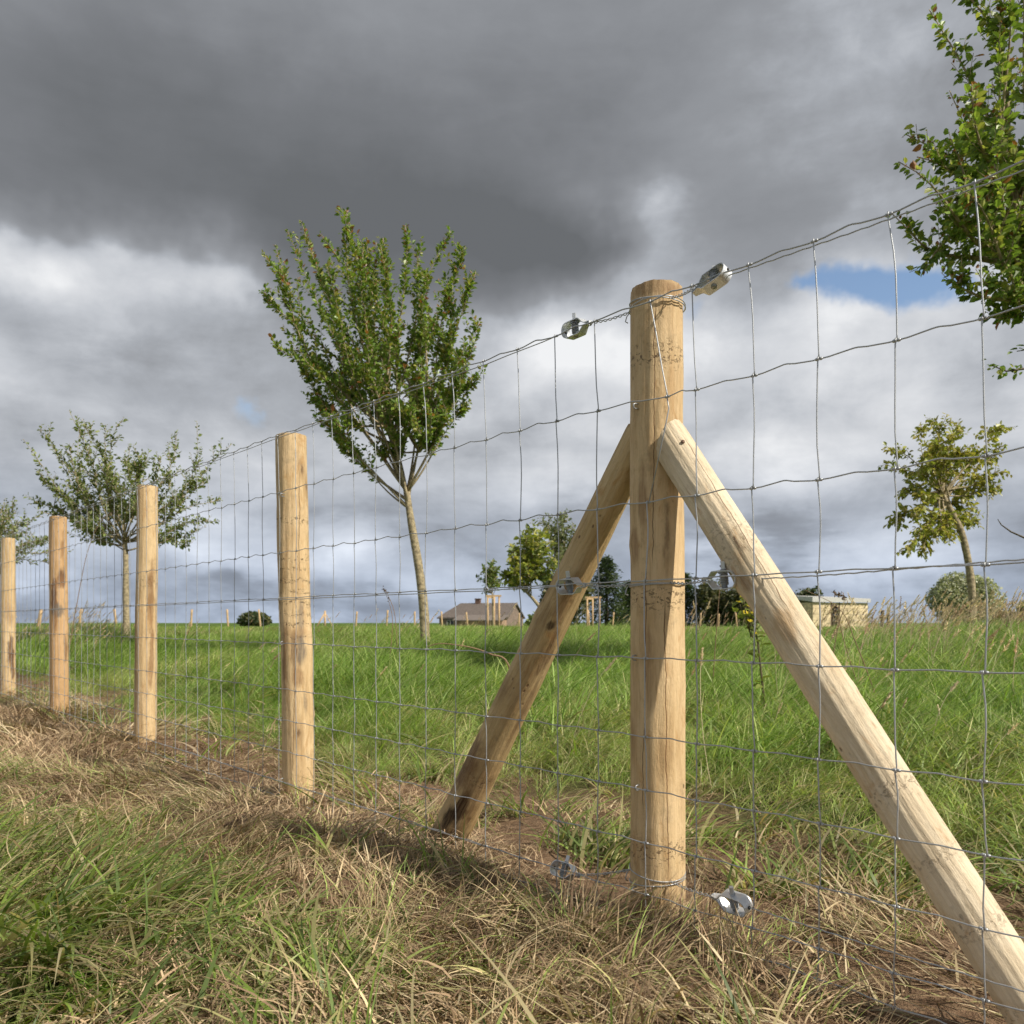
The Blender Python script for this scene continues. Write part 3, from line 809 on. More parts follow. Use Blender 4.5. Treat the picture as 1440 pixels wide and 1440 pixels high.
# loops around the post
def post_loop(z, tiltz, aL, aR, lb, turns):
    """wire laid round the main post with twisted tails out to the strainers"""
    mb = MB()
    org = FP(0, 0, z)
    for (dz_, tl, ph) in turns:
        ring = []
        for k in range(49):
            an = 2 * math.pi * k / 48 + ph
            rr_ = 0.0675 + 0.0012 * math.sin(3 * an)
            ca, sa = math.cos(an), math.sin(an)
            ring.append(FP(rr_ * ca, rr_ * sa, z + dz_ + tl * ca + tiltz * sa) - org)
        mb.tube(ring, 0.0015, 6)
    for (ae, be, ze, sgn_) in (aL, aR):
        e = FP(ae - sgn_ * 0.046, be, ze) - org
        s_ = FP(sgn_ * 0.062, 0.028, z + 0.002 + tiltz * 0.3) - org
        for q in (0, 1):
            tw = []
            for k in range(41):
                t_ = k / 40
                p = s_.lerp(e, t_) + Vector((0, 0, -0.004 * math.sin(t_ * math.pi)))
                am = 0.0026
                p = p + Vector((0, 0, 1)) * am * math.cos(t_ * 26 + q * math.pi) + Vector((BX.x, BX.y, 0)) * am * math.sin(t_ * 26 + q * math.pi)
                tw.append(p)
            mb.tube(tw, 0.0013, 5)
        # little hooked end loop round the ear
        hk = [e + Vector((0.004 * math.cos(t_) * sgn_, 0, 0.0065 * math.sin(t_))) for t_ in [x * 0.7 for x in range(10)]]
        mb.tube(hk, 0.0015, 6)
    # loose cut end
    s_ = FP(-0.066, 0.03, z) - org
    mb.tube([s_, s_ + Vector((-0.006, 0, -0.008)), s_ + Vector((-0.010, -0.004, -0.022)), s_ + Vector((-0.004, -0.006, -0.026))], 0.0014, 6)
    o = mb.build('post_wire_loop', M_WIRE); o.location = org
    tag(o, lb, 'wire loop', 'wire loops tied round the main post')
post_loop(1.487, 0.004, strain_pos[1], strain_pos[0], 'wire tied round the top of the main post, above both struts', [(0, 0.006, 0.3), (0.006, -0.007, 1.5)])
post_loop(0.812, 0.0, strain_pos[3], strain_pos[2], 'wire tied round the main post at the middle strainers', [(0, 0.001, 0.3), (-0.003, 0.003, 2.0)])
post_loop(0.105, -0.004, strain_pos[5], strain_pos[4], 'wire tied round the foot of the main post just above the soil', [(0.010, -0.010, 0.3), (-0.012, 0.006, 1.0)])

# ------------------------------------------------------------------ grass and straw (one object of stuff each; clumps placed by geometry nodes)
def blades(n, spread, hmin, hmax, width, lean, leanvar, curl, tints, seed, wind=(0.5, 0.1), flat=0.0, segs=5, zoff=0.0, seedheads=0):
    r = np.random.default_rng(seed)
    V = []; Fc = []; T = []
    tints = np.array(tints)
    for i in range(n):
        px_, py_ = r.normal(0, spread * 0.5, 2)
        h = r.uniform(hmin, hmax)
        az_ = r.uniform(0, 2 * math.pi)
        dirv = np.array([math.cos(az_), math.sin(az_)]) * abs(r.normal(lean, leanvar)) + np.array(wind) * r.uniform(0.5, 1.2)
        pos = np.array([px_, py_, zoff + (r.uniform(0, flat) if flat else 0)])
        side_az = r.uniform(0, math.pi * 2)
        side = np.array([math.cos(side_az), math.sin(side_az), 0])
        wd = width * r.uniform(0.6, 1.25)
        sl = np.linalg.norm(dirv)
        hd = dirv / max(sl, 1e-6)
        ang0 = math.pi / 2 - min(1.45, sl * 0.55)          # initial elevation
        cu = curl * r.uniform(0.4, 1.5)
        col = tints[r.integers(len(tints))] * r.uniform(0.75, 1.25)
        b0 = len(V)
        e = ang0
        for s_ in range(segs + 1):
            t = s_ / segs
            ww = wd * (1 - t ** 1.6) * (0.75 + 0.5 * min(1, t * 3)) * 0.5 + 0.0002
            V.append(pos - side * ww); V.append(pos + side * ww)
            T += [col * (0.75 + 0.35 * t)] * 0 + [col, col]
            st = h / segs
            pos = pos + np.array([hd[0] * math.cos(e), hd[1] * math.cos(e), math.sin(e)]) * st
            if flat and pos[2] < 0.004: pos[2] = 0.004 + r.uniform(0, 0.01)
            e -= cu / segs
        for s_ in range(segs):
            a = b0 + 2 * s_; Fc.append((a, a + 1, a + 3, a + 2))
    return V, Fc, T

def seedhead_stalk(h, r, tint, headlen=0.10):
    V = []; Fc = []; T = []
    az_ = r.uniform(-0.9, 0.9); hd = np.array([math.cos(az_), math.sin(az_)])
    pos = np.array([0., 0., 0.]); e = R(88) - r.uniform(0, 0.25); segs = 9
    path = []
    for s_ in range(segs + 1):
        path.append(pos.copy())
        pos = pos + np.array([hd[0] * math.cos(e), hd[1] * math.cos(e), math.sin(e)]) * h / segs
        e -= r.uniform(0.02, 0.10) * (0.4 + s_ / segs * 1.7)
    for s_, p in enumerate(path):
        for q in range(3):
            an = q * 2.094; V.append(p + np.array([math.cos(an), math.sin(an), 0]) * 0.0016); T.append(tint)
    for s_ in range(segs):
        for q in range(3):
            a = s_ * 3 + q; b = s_ * 3 + (q + 1) % 3; Fc.append((a, b, b + 3, a + 3))
    # head: many little spikelets along the last part
    p1 = path[-1]; p0 = path[-3]
    dirv = (p1 - p0) / np.linalg.norm(p1 - p0)
    m_ = 34
    for i in range(m_):
        t = i / m_; c = p1 + dirv * (t - 0.6) * headlen
        o_ = r.normal(0, 1, 3); o_ -= dirv * o_.dot(dirv); o_ /= np.linalg.norm(o_) + 1e-6
        l = 0.017 * (1 - 0.5 * t) * r.uniform(0.7, 1.3); tip = c + o_ * l * 0.8 + dirv * l
        sd = np.cross(o_, dirv) * 0.0045
        b0 = len(V); V += [c - sd, c + sd, tip + sd * 0.4, tip - sd * 0.4]; T += [tint * r.uniform(0.8, 1.3)] * 4
        Fc.append((b0, b0 + 1, b0 + 2, b0 + 3))
    return V, Fc, T

GREENS = [(0.215, 0.345, 0.065), (0.265, 0.405, 0.085), (0.170, 0.285, 0.055), (0.315, 0.440, 0.115), (0.38, 0.45, 0.16)]
LIME = [(0.36, 0.45, 0.13), (0.42, 0.50, 0.17), (0.29, 0.40, 0.11), (0.31, 0.43, 0.12), (0.52, 0.50, 0.25), (0.58, 0.49, 0.30)]
BLUEG = [(0.18, 0.255, 0.075), (0.23, 0.30, 0.08), (0.28, 0.34, 0.11), (0.14, 0.20, 0.06), (0.52, 0.45, 0.27), (0.42, 0.39, 0.18), (0.38, 0.28, 0.16)]
STRAWS = [(0.54, 0.43, 0.26), (0.43, 0.325, 0.19), (0.33, 0.235, 0.14), (0.23, 0.155, 0.098), (0.62, 0.52, 0.34), (0.36, 0.34, 0.15)]
BROWNS = [(0.36, 0.25, 0.155), (0.23, 0.155, 0.10), (0.48, 0.35, 0.22), (0.57, 0.44, 0.28)]
SEEDC = np.array((0.72, 0.60, 0.40)); SEEDR = np.array((0.60, 0.44, 0.31))

def clumpset(name, makers, mat):
    c = bpy.data.collections.new(name)
    for i, (V, Fc, T) in enumerate(makers):
        o = mesh_obj(f'{name}_{i:02d}', np.array(V), Fc, mat, link=False, tint=np.array(T))
        c.objects.link(o)
    return c

def scatter(name, pts, rot, scl, idx, coll, label, cat):
    me = bpy.data.meshes.new(name)
    n = len(pts)
    me.vertices.add(n); me.vertices.foreach_set('co', np.asarray(pts, dtype=np.float32).ravel())
    a = me.attributes.new('rot', 'FLOAT_VECTOR', 'POINT'); a.data.foreach_set('vector', np.asarray(rot, dtype=np.float32).ravel())
    a = me.attributes.new('scl', 'FLOAT_VECTOR', 'POINT'); a.data.foreach_set('vector', np.asarray(scl, dtype=np.float32).ravel())
    a = me.attributes.new('idx', 'INT', 'POINT'); a.data.foreach_set('value', np.asarray(idx, dtype=np.int32))
    me.update()
    o = bpy.data.objects.new(name, me); COL.objects.link(o)
    ng = bpy.data.node_groups.new(name, 'GeometryNodeTree')
    ng.interface.new_socket('Geometry', in_out='INPUT', socket_type='NodeSocketGeometry')
    ng.interface.new_socket('Geometry', in_out='OUTPUT', socket_type='NodeSocketGeometry')
    N = ng.nodes; L = ng.links
    gi = N.new('NodeGroupInput'); go = N.new('NodeGroupOutput')
    ci = N.new('GeometryNodeCollectionInfo'); ci.inputs[0].default_value = coll
    ci.inputs['Separate Children'].default_value = True; ci.inputs['Reset Children'].default_value = True
    iop = N.new('GeometryNodeInstanceOnPoints'); iop.inputs['Pick Instance'].default_value = True
    def attr(nm, dt):
        x = N.new('GeometryNodeInputNamedAttribute'); x.data_type = dt; x.inputs[0].default_value = nm; return x.outputs[0]
    L.new(gi.outputs[0], iop.inputs['Points']); L.new(ci.outputs[0], iop.inputs['Instance'])
    L.new(attr('rot', 'FLOAT_VECTOR'), iop.inputs['Rotation']); L.new(attr('scl', 'FLOAT_VECTOR'), iop.inputs['Scale'])
    L.new(attr('idx', 'INT'), iop.inputs['Instance Index'])
    L.new(iop.outputs[0], go.inputs[0])
    md = o.modifiers.new('scatter', 'NODES'); md.node_group = ng
    tag(o, label, cat, kind='stuff')
    return o

def sample_wedge(r0, r1, dens, half=40, seed=0):
    r = np.random.default_rng(seed)
    h = R(half); area = h * (r1 * r1 - r0 * r0)
    n = int(area * dens)
    rr_ = np.sqrt(r.uniform(r0 * r0, r1 * r1, n)); an = r.uniform(-h, h, n)
    return rr_ * np.sin(an), rr_ * np.cos(an), r

def near_mask(x, y, r):
    return True

# ---- long field grass
mk = [blades(46, 0.11, 0.20, 0.40, 0.0052, 0.35, 0.35, 1.3, GREENS, 100 + i, wind=(0.55, 0.15)) for i in range(7)] \
   + [blades(40, 0.11, 0.16, 0.34, 0.0050, 0.45, 0.4, 1.6, LIME, 130 + i, wind=(0.55, 0.15)) for i in range(4)]
C_LONG = clumpset('field_tuft', mk, M_GRASS)
mk = [blades(150, 0.45, 0.16, 0.30, 0.010, 0.35, 0.35, 1.2, GREENS + LIME[:2], 200 + i, wind=(0.5, 0.1), segs=4) for i in range(5)] \
   + [blades(130, 0.45, 0.18, 0.34, 0.010, 0.35, 0.35, 1.2, LIME + [(0.30, 0.26, 0.11)], 220 + i, wind=(0.5, 0.1), segs=4) for i in range(3)]
C_MID = clumpset('meadow_patch', mk, M_GRASS)
mk = [blades(170, 1.5, 0.14, 0.26, 0.035, 0.3, 0.3, 1.0, GREENS + LIME[:2], 260 + i, wind=(0.4, 0.1), segs=3) for i in range(4)]
C_FAR = clumpset('far_patch', mk, M_GRASS)

def edge_noise(x, y): return fbm(x, y, 1.3, 3) * 0.9 + fbm(x + 9, y, 4.0, 2) * 0.35
X, Y, IDX, SC = [], [], [], []
for (r0, r1, dens, sd) in ((1.6, 4.2, 260, 1), (4.2, 7.0, 170, 2), (7.0, 12.5, 90, 3)):
    x, y, r = sample_wedge(r0, r1, dens, 40, sd)
    d = dist_behind(x, y) + edge_noise(x, y) * 0.55
    lim0 = 0.28 + 0.42 * smooth01(x, -0.9, 0.6)
    p = smooth01(d, lim0, lim0 + 0.45) * 0.97 + 0.03 * (dist_behind(x, y) > 0.15)
    keep = r.random(len(x)) < p
    x, y, d = x[keep], y[keep], d[keep]
    X.append(x); Y.append(y)
    lime = (fbm(x, y, 0.45, 3) + r.normal(0, 0.14, len(x))) > 0.02
    IDX.append(np.where(lime, r.integers(7, 11, len(x)), r.integers(0, 7, len(x))))
    hgt = 0.50 + 0.55 * smooth01(d, 0.7, 1.8) * (1 - 0.25 * smooth01(d, 3, 6)) + fbm(x, y, 0.9, 2) * 0.6 + fbm(x, y, 3.5, 2) * 0.35
    SC.append(np.clip(hgt, 0.35, 1.3) * r.uniform(0.8, 1.15, len(x)) * (1.0 if r1 < 5 else 1.1))
x, y, r = sample_wedge(3.4, 12.5, 5.0, 40, 77)
keep = dist_behind(x, y) > 1.3
x, y = x[keep], y[keep]
X.append(x); Y.append(y); IDX.append(r.integers(0, 11, len(x))); SC.append(r.uniform(1.15, 1.6, len(x)))
x, y, r = sample_wedge(9.0, 17.0, 2.6, 42, 78)
keep = (dist_behind(x, y) > 1.3) & (fbm(x, y, 0.5, 2) > -0.05)
x, y = x[keep], y[keep]
X.append(x); Y.append(y); IDX.append(r.integers(0, 11, len(x))); SC.append(r.uniform(1.2, 1.9, len(x)))
X, Y, IDX, SC = map(np.concatenate, (X, Y, IDX, SC))
Z = height(X, Y) - 0.012
n = len(X); r = np.random.default_rng(5)
rot = np.stack([r.normal(0, 0.10, n), r.normal(0, 0.10, n), r.normal(0.0, 0.75, n)], 1)
scl = np.stack([SC * r.uniform(0.9, 1.2, n), SC * r.uniform(0.9, 1.2, n), SC * (0.82 - 0.10 * smooth01(Y, 5, 10))], 1)
scatter('long_grass', np.stack([X, Y, Z], 1), rot, scl, IDX, C_LONG, 'lush long green meadow grass behind the fence', 'grass')
x, y, r = sample_wedge(11.5, 34, 11, 42, 21)
keep = dist_behind(x, y) > 0.8
x, y = x[keep], y[keep]; n = len(x)
rot = np.stack([np.zeros(n), np.zeros(n), r.normal(0, 0.8, n)], 1); s_ = r.uniform(0.55, 1.05, n) * (1 + 0.9 * fbm(x, y, 0.5, 2))
idx = np.where(fbm(x, y, 0.2, 3) + r.normal(0, 0.15, n) > 0.06, r.integers(5, 8, n), r.integers(0, 5, n))
scatter('meadow_grass', np.stack([x, y, height(x, y) - 0.02], 1), rot, np.stack([s_, s_, s_ * 0.9], 1), idx, C_MID, 'green meadow grass on the rise towards the horizon', 'grass')
x, y, r = sample_wedge(32, 110, 0.75, 44, 22)
n = len(x)
rot = np.stack([np.zeros(n), np.zeros(n), r.normal(0, 0.8, n)], 1); s_ = r.uniform(0.8, 1.3, n)
scatter('distant_grass', np.stack([x, y, height(x, y) - 0.03], 1), rot, np.stack([s_, s_, s_ * 0.8], 1), r.integers(0, 4, n), C_FAR, 'short bright grass of the far field along the horizon', 'grass')

# ---- coarse foreground grass, camera side
mk = [blades(24, 0.12, 0.18, 0.55, 0.0115, 0.45, 0.35, 1.9, BLUEG + [(0.21, 0.31, 0.06), (0.27, 0.38, 0.08), (0.48, 0.42, 0.25)], 300 + i, wind=(0.85, 0.0), segs=7) for i in range(7)]
def broadleaf(seed):
    r = np.random.default_rng(seed); V = []; Fc = []; T = []
    for i in range(9):
        az_ = r.uniform(0, 6.28); l = r.uniform(0.07, 0.13); e = r.uniform(0.3, 1.1); col = np.array((0.13, 0.25, 0.03)) * r.uniform(0.8, 1.2)
        hd = np.array([math.cos(az_), math.sin(az_)]); sd = np.array([-hd[1], hd[0], 0]); pos = np.zeros(3); b0 = len(V)
        for s_ in range(7):
            t = s_ / 6; wv_ = 0.018 * math.sin(math.pi * min(1, t * 0.9 + 0.08)) ** 0.8
            V += [pos - sd * wv_ + np.array([0, 0, 0.004]), pos.copy(), pos + sd * wv_ + np.array([0, 0, 0.004])]; T += [col] * 3
            pos = pos + np.array([hd[0] * math.cos(e), hd[1] * math.cos(e), math.sin(e)]) * l / 6; e -= 0.25
        for s_ in range(6):
            a = b0 + 3 * s_; Fc += [(a, a + 1, a + 4, a + 3), (a + 1, a + 2, a + 5, a + 4)]
    return V, Fc, T
mk += [broadleaf(330), broadleaf(331)]
C_COARSE = clumpset('coarse_tuft', mk, M_GRASS)
x, y, r = sample_wedge(0.75, 7.5, 260, 40, 31)
d = dist_behind(x, y); dn = d + edge_noise(x, y) * 0.45
tx = x / y
p = smooth01(-dn, 0.84, 1.12) * (1 - 0.93 * smooth01(tx, -0.42, -0.20)) + 0.012 * (d < -0.2) + 0.22 * smooth01(fbm(x + 5, y, 1.6, 2), 0.18, 0.30) * smooth01(-d, 0.2, 0.5)
keep = (r.random(len(x)) < p) & (r.random(len(x)) < np.where(y < 3, 1.0, 0.6))
x, y, tx = x[keep], y[keep], tx[keep]; n = len(x)
s_ = r.uniform(0.55, 1.05, n) * (0.85 + fbm(x, y, 2, 2) * 0.6)
ex, ey = [], []
for (px, py, k, spr) in ((430, 1400, 22, 0.07), (340, 1350, 16, 0.10), (480, 1330, 10, 0.07), (250, 1250, 10, 0.12), (540, 1420, 8, 0.06), (860, 1190, 12, 0.05), (905, 1210, 5, 0.04), (1060, 1180, 6, 0.08), (1180, 1240, 7, 0.1), (1290, 1260, 5, 0.1), (1090, 1250, 4, 0.06), (30, 1180, 10, 0.12), (60, 1250, 8, 0.1)):
    D_ = EYE * F / (py - 875)
    for _ in range(k): ex.append((px - 720) / F * D_ + random.gauss(0, spr)); ey.append(D_ + random.gauss(0, spr))
x = np.concatenate([x, ex]); y = np.concatenate([y, ey]); s_ = np.concatenate([s_, r.uniform(0.5, 0.85, len(ex))]); n = len(x)
rot = np.stack([r.normal(0, 0.18, n), r.normal(0, 0.18, n), 0.5 + 5.0 * fbm(x, y, 0.9, 2) + r.normal(0, 0.45, n)], 1)
idx = np.where(r.random(n) < 0.06, r.integers(7, 9, n), r.integers(0, 7, n))
scatter('coarse_grass', np.stack([x, y, height(x, y) - 0.01], 1), rot, np.stack([s_, s_, s_ * np.where(y < 1.7, 0.50, 0.62)], 1), idx, C_COARSE, 'coarse tangled green grass on the near side of the fence', 'grass')

# ---- sparse tufts on the trampled strip behind the fence and around the posts
x, y, r = sample_wedge(1.2, 9, 26, 40, 37)
d = dist_behind(x, y)
keep = (d > -0.12) & (d < 1.2) & (r.random(len(x)) < 0.35 + 1.6 * (fbm(x, y, 2.2, 2)))
x, y = x[keep], y[keep]; n = len(x); s_ = r.uniform(0.35, 0.75, n)
rot = np.stack([r.normal(0, 0.2, n), r.normal(0, 0.2, n), r.uniform(0, 6.3, n)], 1)
scatter('grass_tufts', np.stack([x, y, height(x, y) - 0.008], 1), rot, np.stack([s_ * 1.2, s_ * 1.2, s_ * 0.8], 1), r.integers(0, 7, n), C_COARSE, 'short green tufts on the trampled soil along the fence', 'grass')

# ---- dead mown grass
mk = [blades(42, 0.15, 0.06, 0.22, 0.0050, 0.7, 0.5, 0.9, STRAWS, 400 + i, wind=(1.7, 0.0), flat=0.035, segs=4) for i in range(6)] \
   + [blades(36, 0.12, 0.06, 0.22, 0.0036, 0.8, 0.6, 1.2, STRAWS[:4] + BROWNS[:2] + LIME[:1] + BLUEG[:1], 420 + i, wind=(1.2, 0.0), flat=0.02, segs=4) for i in range(4)] \
   + [blades(64, 0.14, 0.03, 0.13, 0.0042, 0.9, 0.6, 1.2, BROWNS, 440 + i, wind=(1.1, 0.0), flat=0.04, segs=3) for i in range(5)]
C_DEAD = clumpset('dead_tuft', mk, M_STRAW)
x, y, r = sample_wedge(0.7, 10.5, 470, 40, 41)
d = dist_behind(x, y); dn = d + edge_noise(x, y) * 0.5
clod = fbm(x + 3, y, 2.4, 3)
p = smooth01(-dn, -0.30, 0.10) * (0.30 + 0.75 * smooth01(clod, -0.12, 0.12)) * (1 - 0.68 * smooth01(x, 0.10, 0.45)) * (1 - 0.55 * smooth01(dist_behind(x, y), 0.0, 0.12)) + 0.13 * (dn > 0.0) * (dn < 1.1) * smooth01(clod, -0.2, 0.2)
p = p * (1 - 0.75 * smooth01(-dn, 1.0, 1.4) * smooth01(-x / y, 0.2, 0.42)) * np.where(y > 4.5, 0.45, 1.0)
keep = r.random(len(x)) < p
x, y = x[keep], y[keep]; n = len(x); nf = np.exp(-((dist_behind(x, y) + 0.08) / 0.20) ** 2)
s_ = r.uniform(0.6, 1.15, n) * np.where(y > 4.5, 1.35, 1.0)
br = fbm(x + 20, y, 1.5, 3) * 1.5 + 0.16 + 0.06 * smooth01(x, 0.0, 0.4) + r.normal(0, 0.12, n)
idx = np.where(br > 0.08, r.integers(10, 15, n), np.where(br > -0.16, r.integers(0, 6, n), r.integers(6, 10, n)))
rot = np.stack([r.normal(0, 0.2, n), r.normal(0, 0.2, n), 2.0 + 7.0 * fbm(x, y, 1.1, 2) + r.normal(0, 0.5, n)], 1)
scatter('mown_dead_grass', np.stack([x, y, height(x, y) - 0.006], 1), rot, np.stack([s_, s_, s_ * r.uniform(0.6, 1.1, n) * (1 - 0.72 * nf) * (0.8 - 0.35 * smooth01(dist_behind(x, y), 0.0, 0.15) - 0.3 * smooth01(x, 0.2, 0.5) * (dist_behind(x, y) < 0.05))], 1), idx, C_DEAD, 'brown and straw coloured mown grass lying along the fence', 'dead grass')
# bigger dead bunches around post feet and in the foreground
mk = [blades(90, 0.09, 0.12, 0.32, 0.0036, 0.4, 0.35, 1.5, STRAWS[:4] + BROWNS + LIME[:1], 460 + i, wind=(0.9, 0.0), segs=6) for i in range(4)]
C_BUNCH = clumpset('dead_bunch', mk, M_STRAW)
bp_ = []
for (px, py, k, spr) in ((700, 1290, 5, 0.07), (830, 1330, 9, 0.09), (930, 1320, 7, 0.08), (960, 1350, 5, 0.08), (480, 1380, 7, 0.12), (620, 1360, 5, 0.12), (720, 1400, 6, 0.12), (560, 1280, 6, 0.12), (420, 1180, 6, 0.12), (1130, 1420, 3, 0.1), (860, 1400, 5, 0.1), (360, 1180, 4, 0.2), (170, 1060, 4, 0.2), (60, 1030, 5, 0.3), (260, 1130, 4, 0.2)):
    D = EYE * F / (py - 875)
    for _ in range(k):
        xx = (px - 720) / F * D + random.gauss(0, spr); yy = D + random.gauss(0, spr)
        bp_.append((xx, yy))
bp_ = np.array(bp_); n = len(bp_); r = np.random.default_rng(9)
s_ = r.uniform(0.5, 0.85, n)
scatter('dead_grass_bunches', np.stack([bp_[:, 0], bp_[:, 1], height(bp_[:, 0], bp_[:, 1]) - 0.01], 1), np.stack([r.normal(0, 0.25, n), r.normal(0, 0.25, n), r.normal(0, 0.9, n)], 1),
        np.stack([s_, s_, s_ * 0.8], 1), r.integers(0, 4, n), C_BUNCH, 'matted bunches of dry grass heaped at the post feet and in front', 'dead grass')

# ---- seed-head stalks
mk = [seedhead_stalk(r_.uniform(0.45, 0.7), r_, (SEEDC if i % 3 else SEEDR), r_.uniform(0.08, 0.14)) for i, r_ in enumerate([np.random.default_rng(500 + q) for q in range(9)])]
C_SEED = clumpset('seed_stalk', mk, M_STRAW)
x, y, r = sample_wedge(3.2, 17, 34.0, 40, 51)
tx = x / y; d = dist_behind(x, y)
p = 0.03 + 0.07 * smooth01(y, 7, 11) * smooth01(fbm(x, y, 0.6, 2), -0.05, 0.2) + 0.05 * smooth01(tx, 0.1, 0.2) + 0.9 * smooth01(tx, 0.30, 0.46) * smooth01(y, 4, 6) + 0.8 * smooth01(-tx, 0.42, 0.5) * smooth01(y, 9, 12) + 0.10 * smooth01(tx, 0.15, 0.25)
keep = (d > 1.0) & (r.random(len(x)) < p)
x, y = x[keep], y[keep]; n = len(x)
s_ = r.uniform(0.50, 0.92, n)
scatter('seed_stalks', np.stack([x, y, height(x, y)], 1), np.stack([r.normal(0, 0.12, n), r.normal(0, 0.12, n), r.normal(0, 0.5, n)], 1), np.stack([s_, s_, s_], 1), r.integers(0, 9, n), C_SEED,
        'dry tan grass stalks with seed heads standing in the meadow', 'grass')

# ------------------------------------------------------------------ stones near the brown strut
def stone(px, py, size, seed, label, z=0.0):
    D = (EYE - z) * F / (py - 875); x = (px - 720) / F * D
    r = random.Random(seed); v = []; f = []; nu, nv = 14, 9
    hs = [(r.uniform(-1, 1), Vector((r.uniform(-1, 1), r.uniform(-1, 1), r.uniform(-1, 1))) * 3, r.uniform(0, 6)) for _ in range(6)]
    for j in range(nv + 1):
        th = math.pi * j / nv
        for i in range(nu):
            ph = 2 * math.pi * i / nu
            p = Vector((math.sin(th) * math.cos(ph), math.sin(th) * math.sin(ph), math.cos(th)))
            q = 1 + sum(a * 0.06 * math.sin(k.dot(p) + h) for a, k, h in hs)
            v.append((p.x * size * q * 1.3, p.y * size * q, p.z * size * 0.62 * q))
    for j in range(nv):
        for i in range(nu):
            a = j * nu + i; b = j * nu + (i + 1) % nu; f.append((a, a + nu, b + nu, b))
    o = mesh_obj('stone', v, f, bpy.data.materials.get('stone') or mat_plain('stone', (0.23, 0.165, 0.12), 0.9, var=0.3, scale=40, bump=0.004))
    o.location = (x, D, float(height(x, D)) + size * 0.25)
    tag(o, label, 'stone', 'stones in the loose soil')
stone(637, 1240, 0.026, 3, 'rounded brown stone in the loose soil at the brown strut foot')
stone(690, 1222, 0.019, 4, 'small stone lying just right of the brown strut foot')
stone(745, 1392, 0.014, 5, 'small stone in the dead grass near the bottom edge')

# ------------------------------------------------------------------ trees
def leaf_mesh(name, C, Dv, Nv, size, tint, parent, mat, wide=0.30):
    C = np.asarray(C); Dv = np.asarray(Dv); Nv = np.asarray(Nv); n = len(C)
    Dv = Dv / (np.linalg.norm(Dv, axis=1, keepdims=True) + 1e-9)
    Sd = np.cross(Dv, Nv); Sd /= (np.linalg.norm(Sd, axis=1, keepdims=True) + 1e-9)
    Nn = np.cross(Sd, Dv)
    T = [(0, 0, 0), (0.32, wide, 0.10), (0.72, wide * 0.8, 0.08), (1, 0, -0.08), (0.72, -wide * 0.8, 0.08), (0.32, -wide, 0.10)]
    V = np.zeros((n, 6, 3))
    for k, (a, b, c) in enumerate(T):
        V[:, k] = C + size[:, None] * (Dv * a + Sd * b + Nn * c)
    base = np.arange(n)[:, None] * 6
    Q = np.concatenate([base + np.array([[0, 1, 2, 3]]), base + np.array([[0, 3, 4, 5]])])
    tt = np.repeat(tint, 6, axis=0)
    return mesh_obj(name, V.reshape(-1, 3), Q, mat, parent, smooth=False, tint=tt)

def bez(p0, p1, p2, n):
    return [(p0 * (1 - t) ** 2 + p1 * 2 * t * (1 - t) + p2 * t * t) for t in [i / n for i in range(n + 1)]]

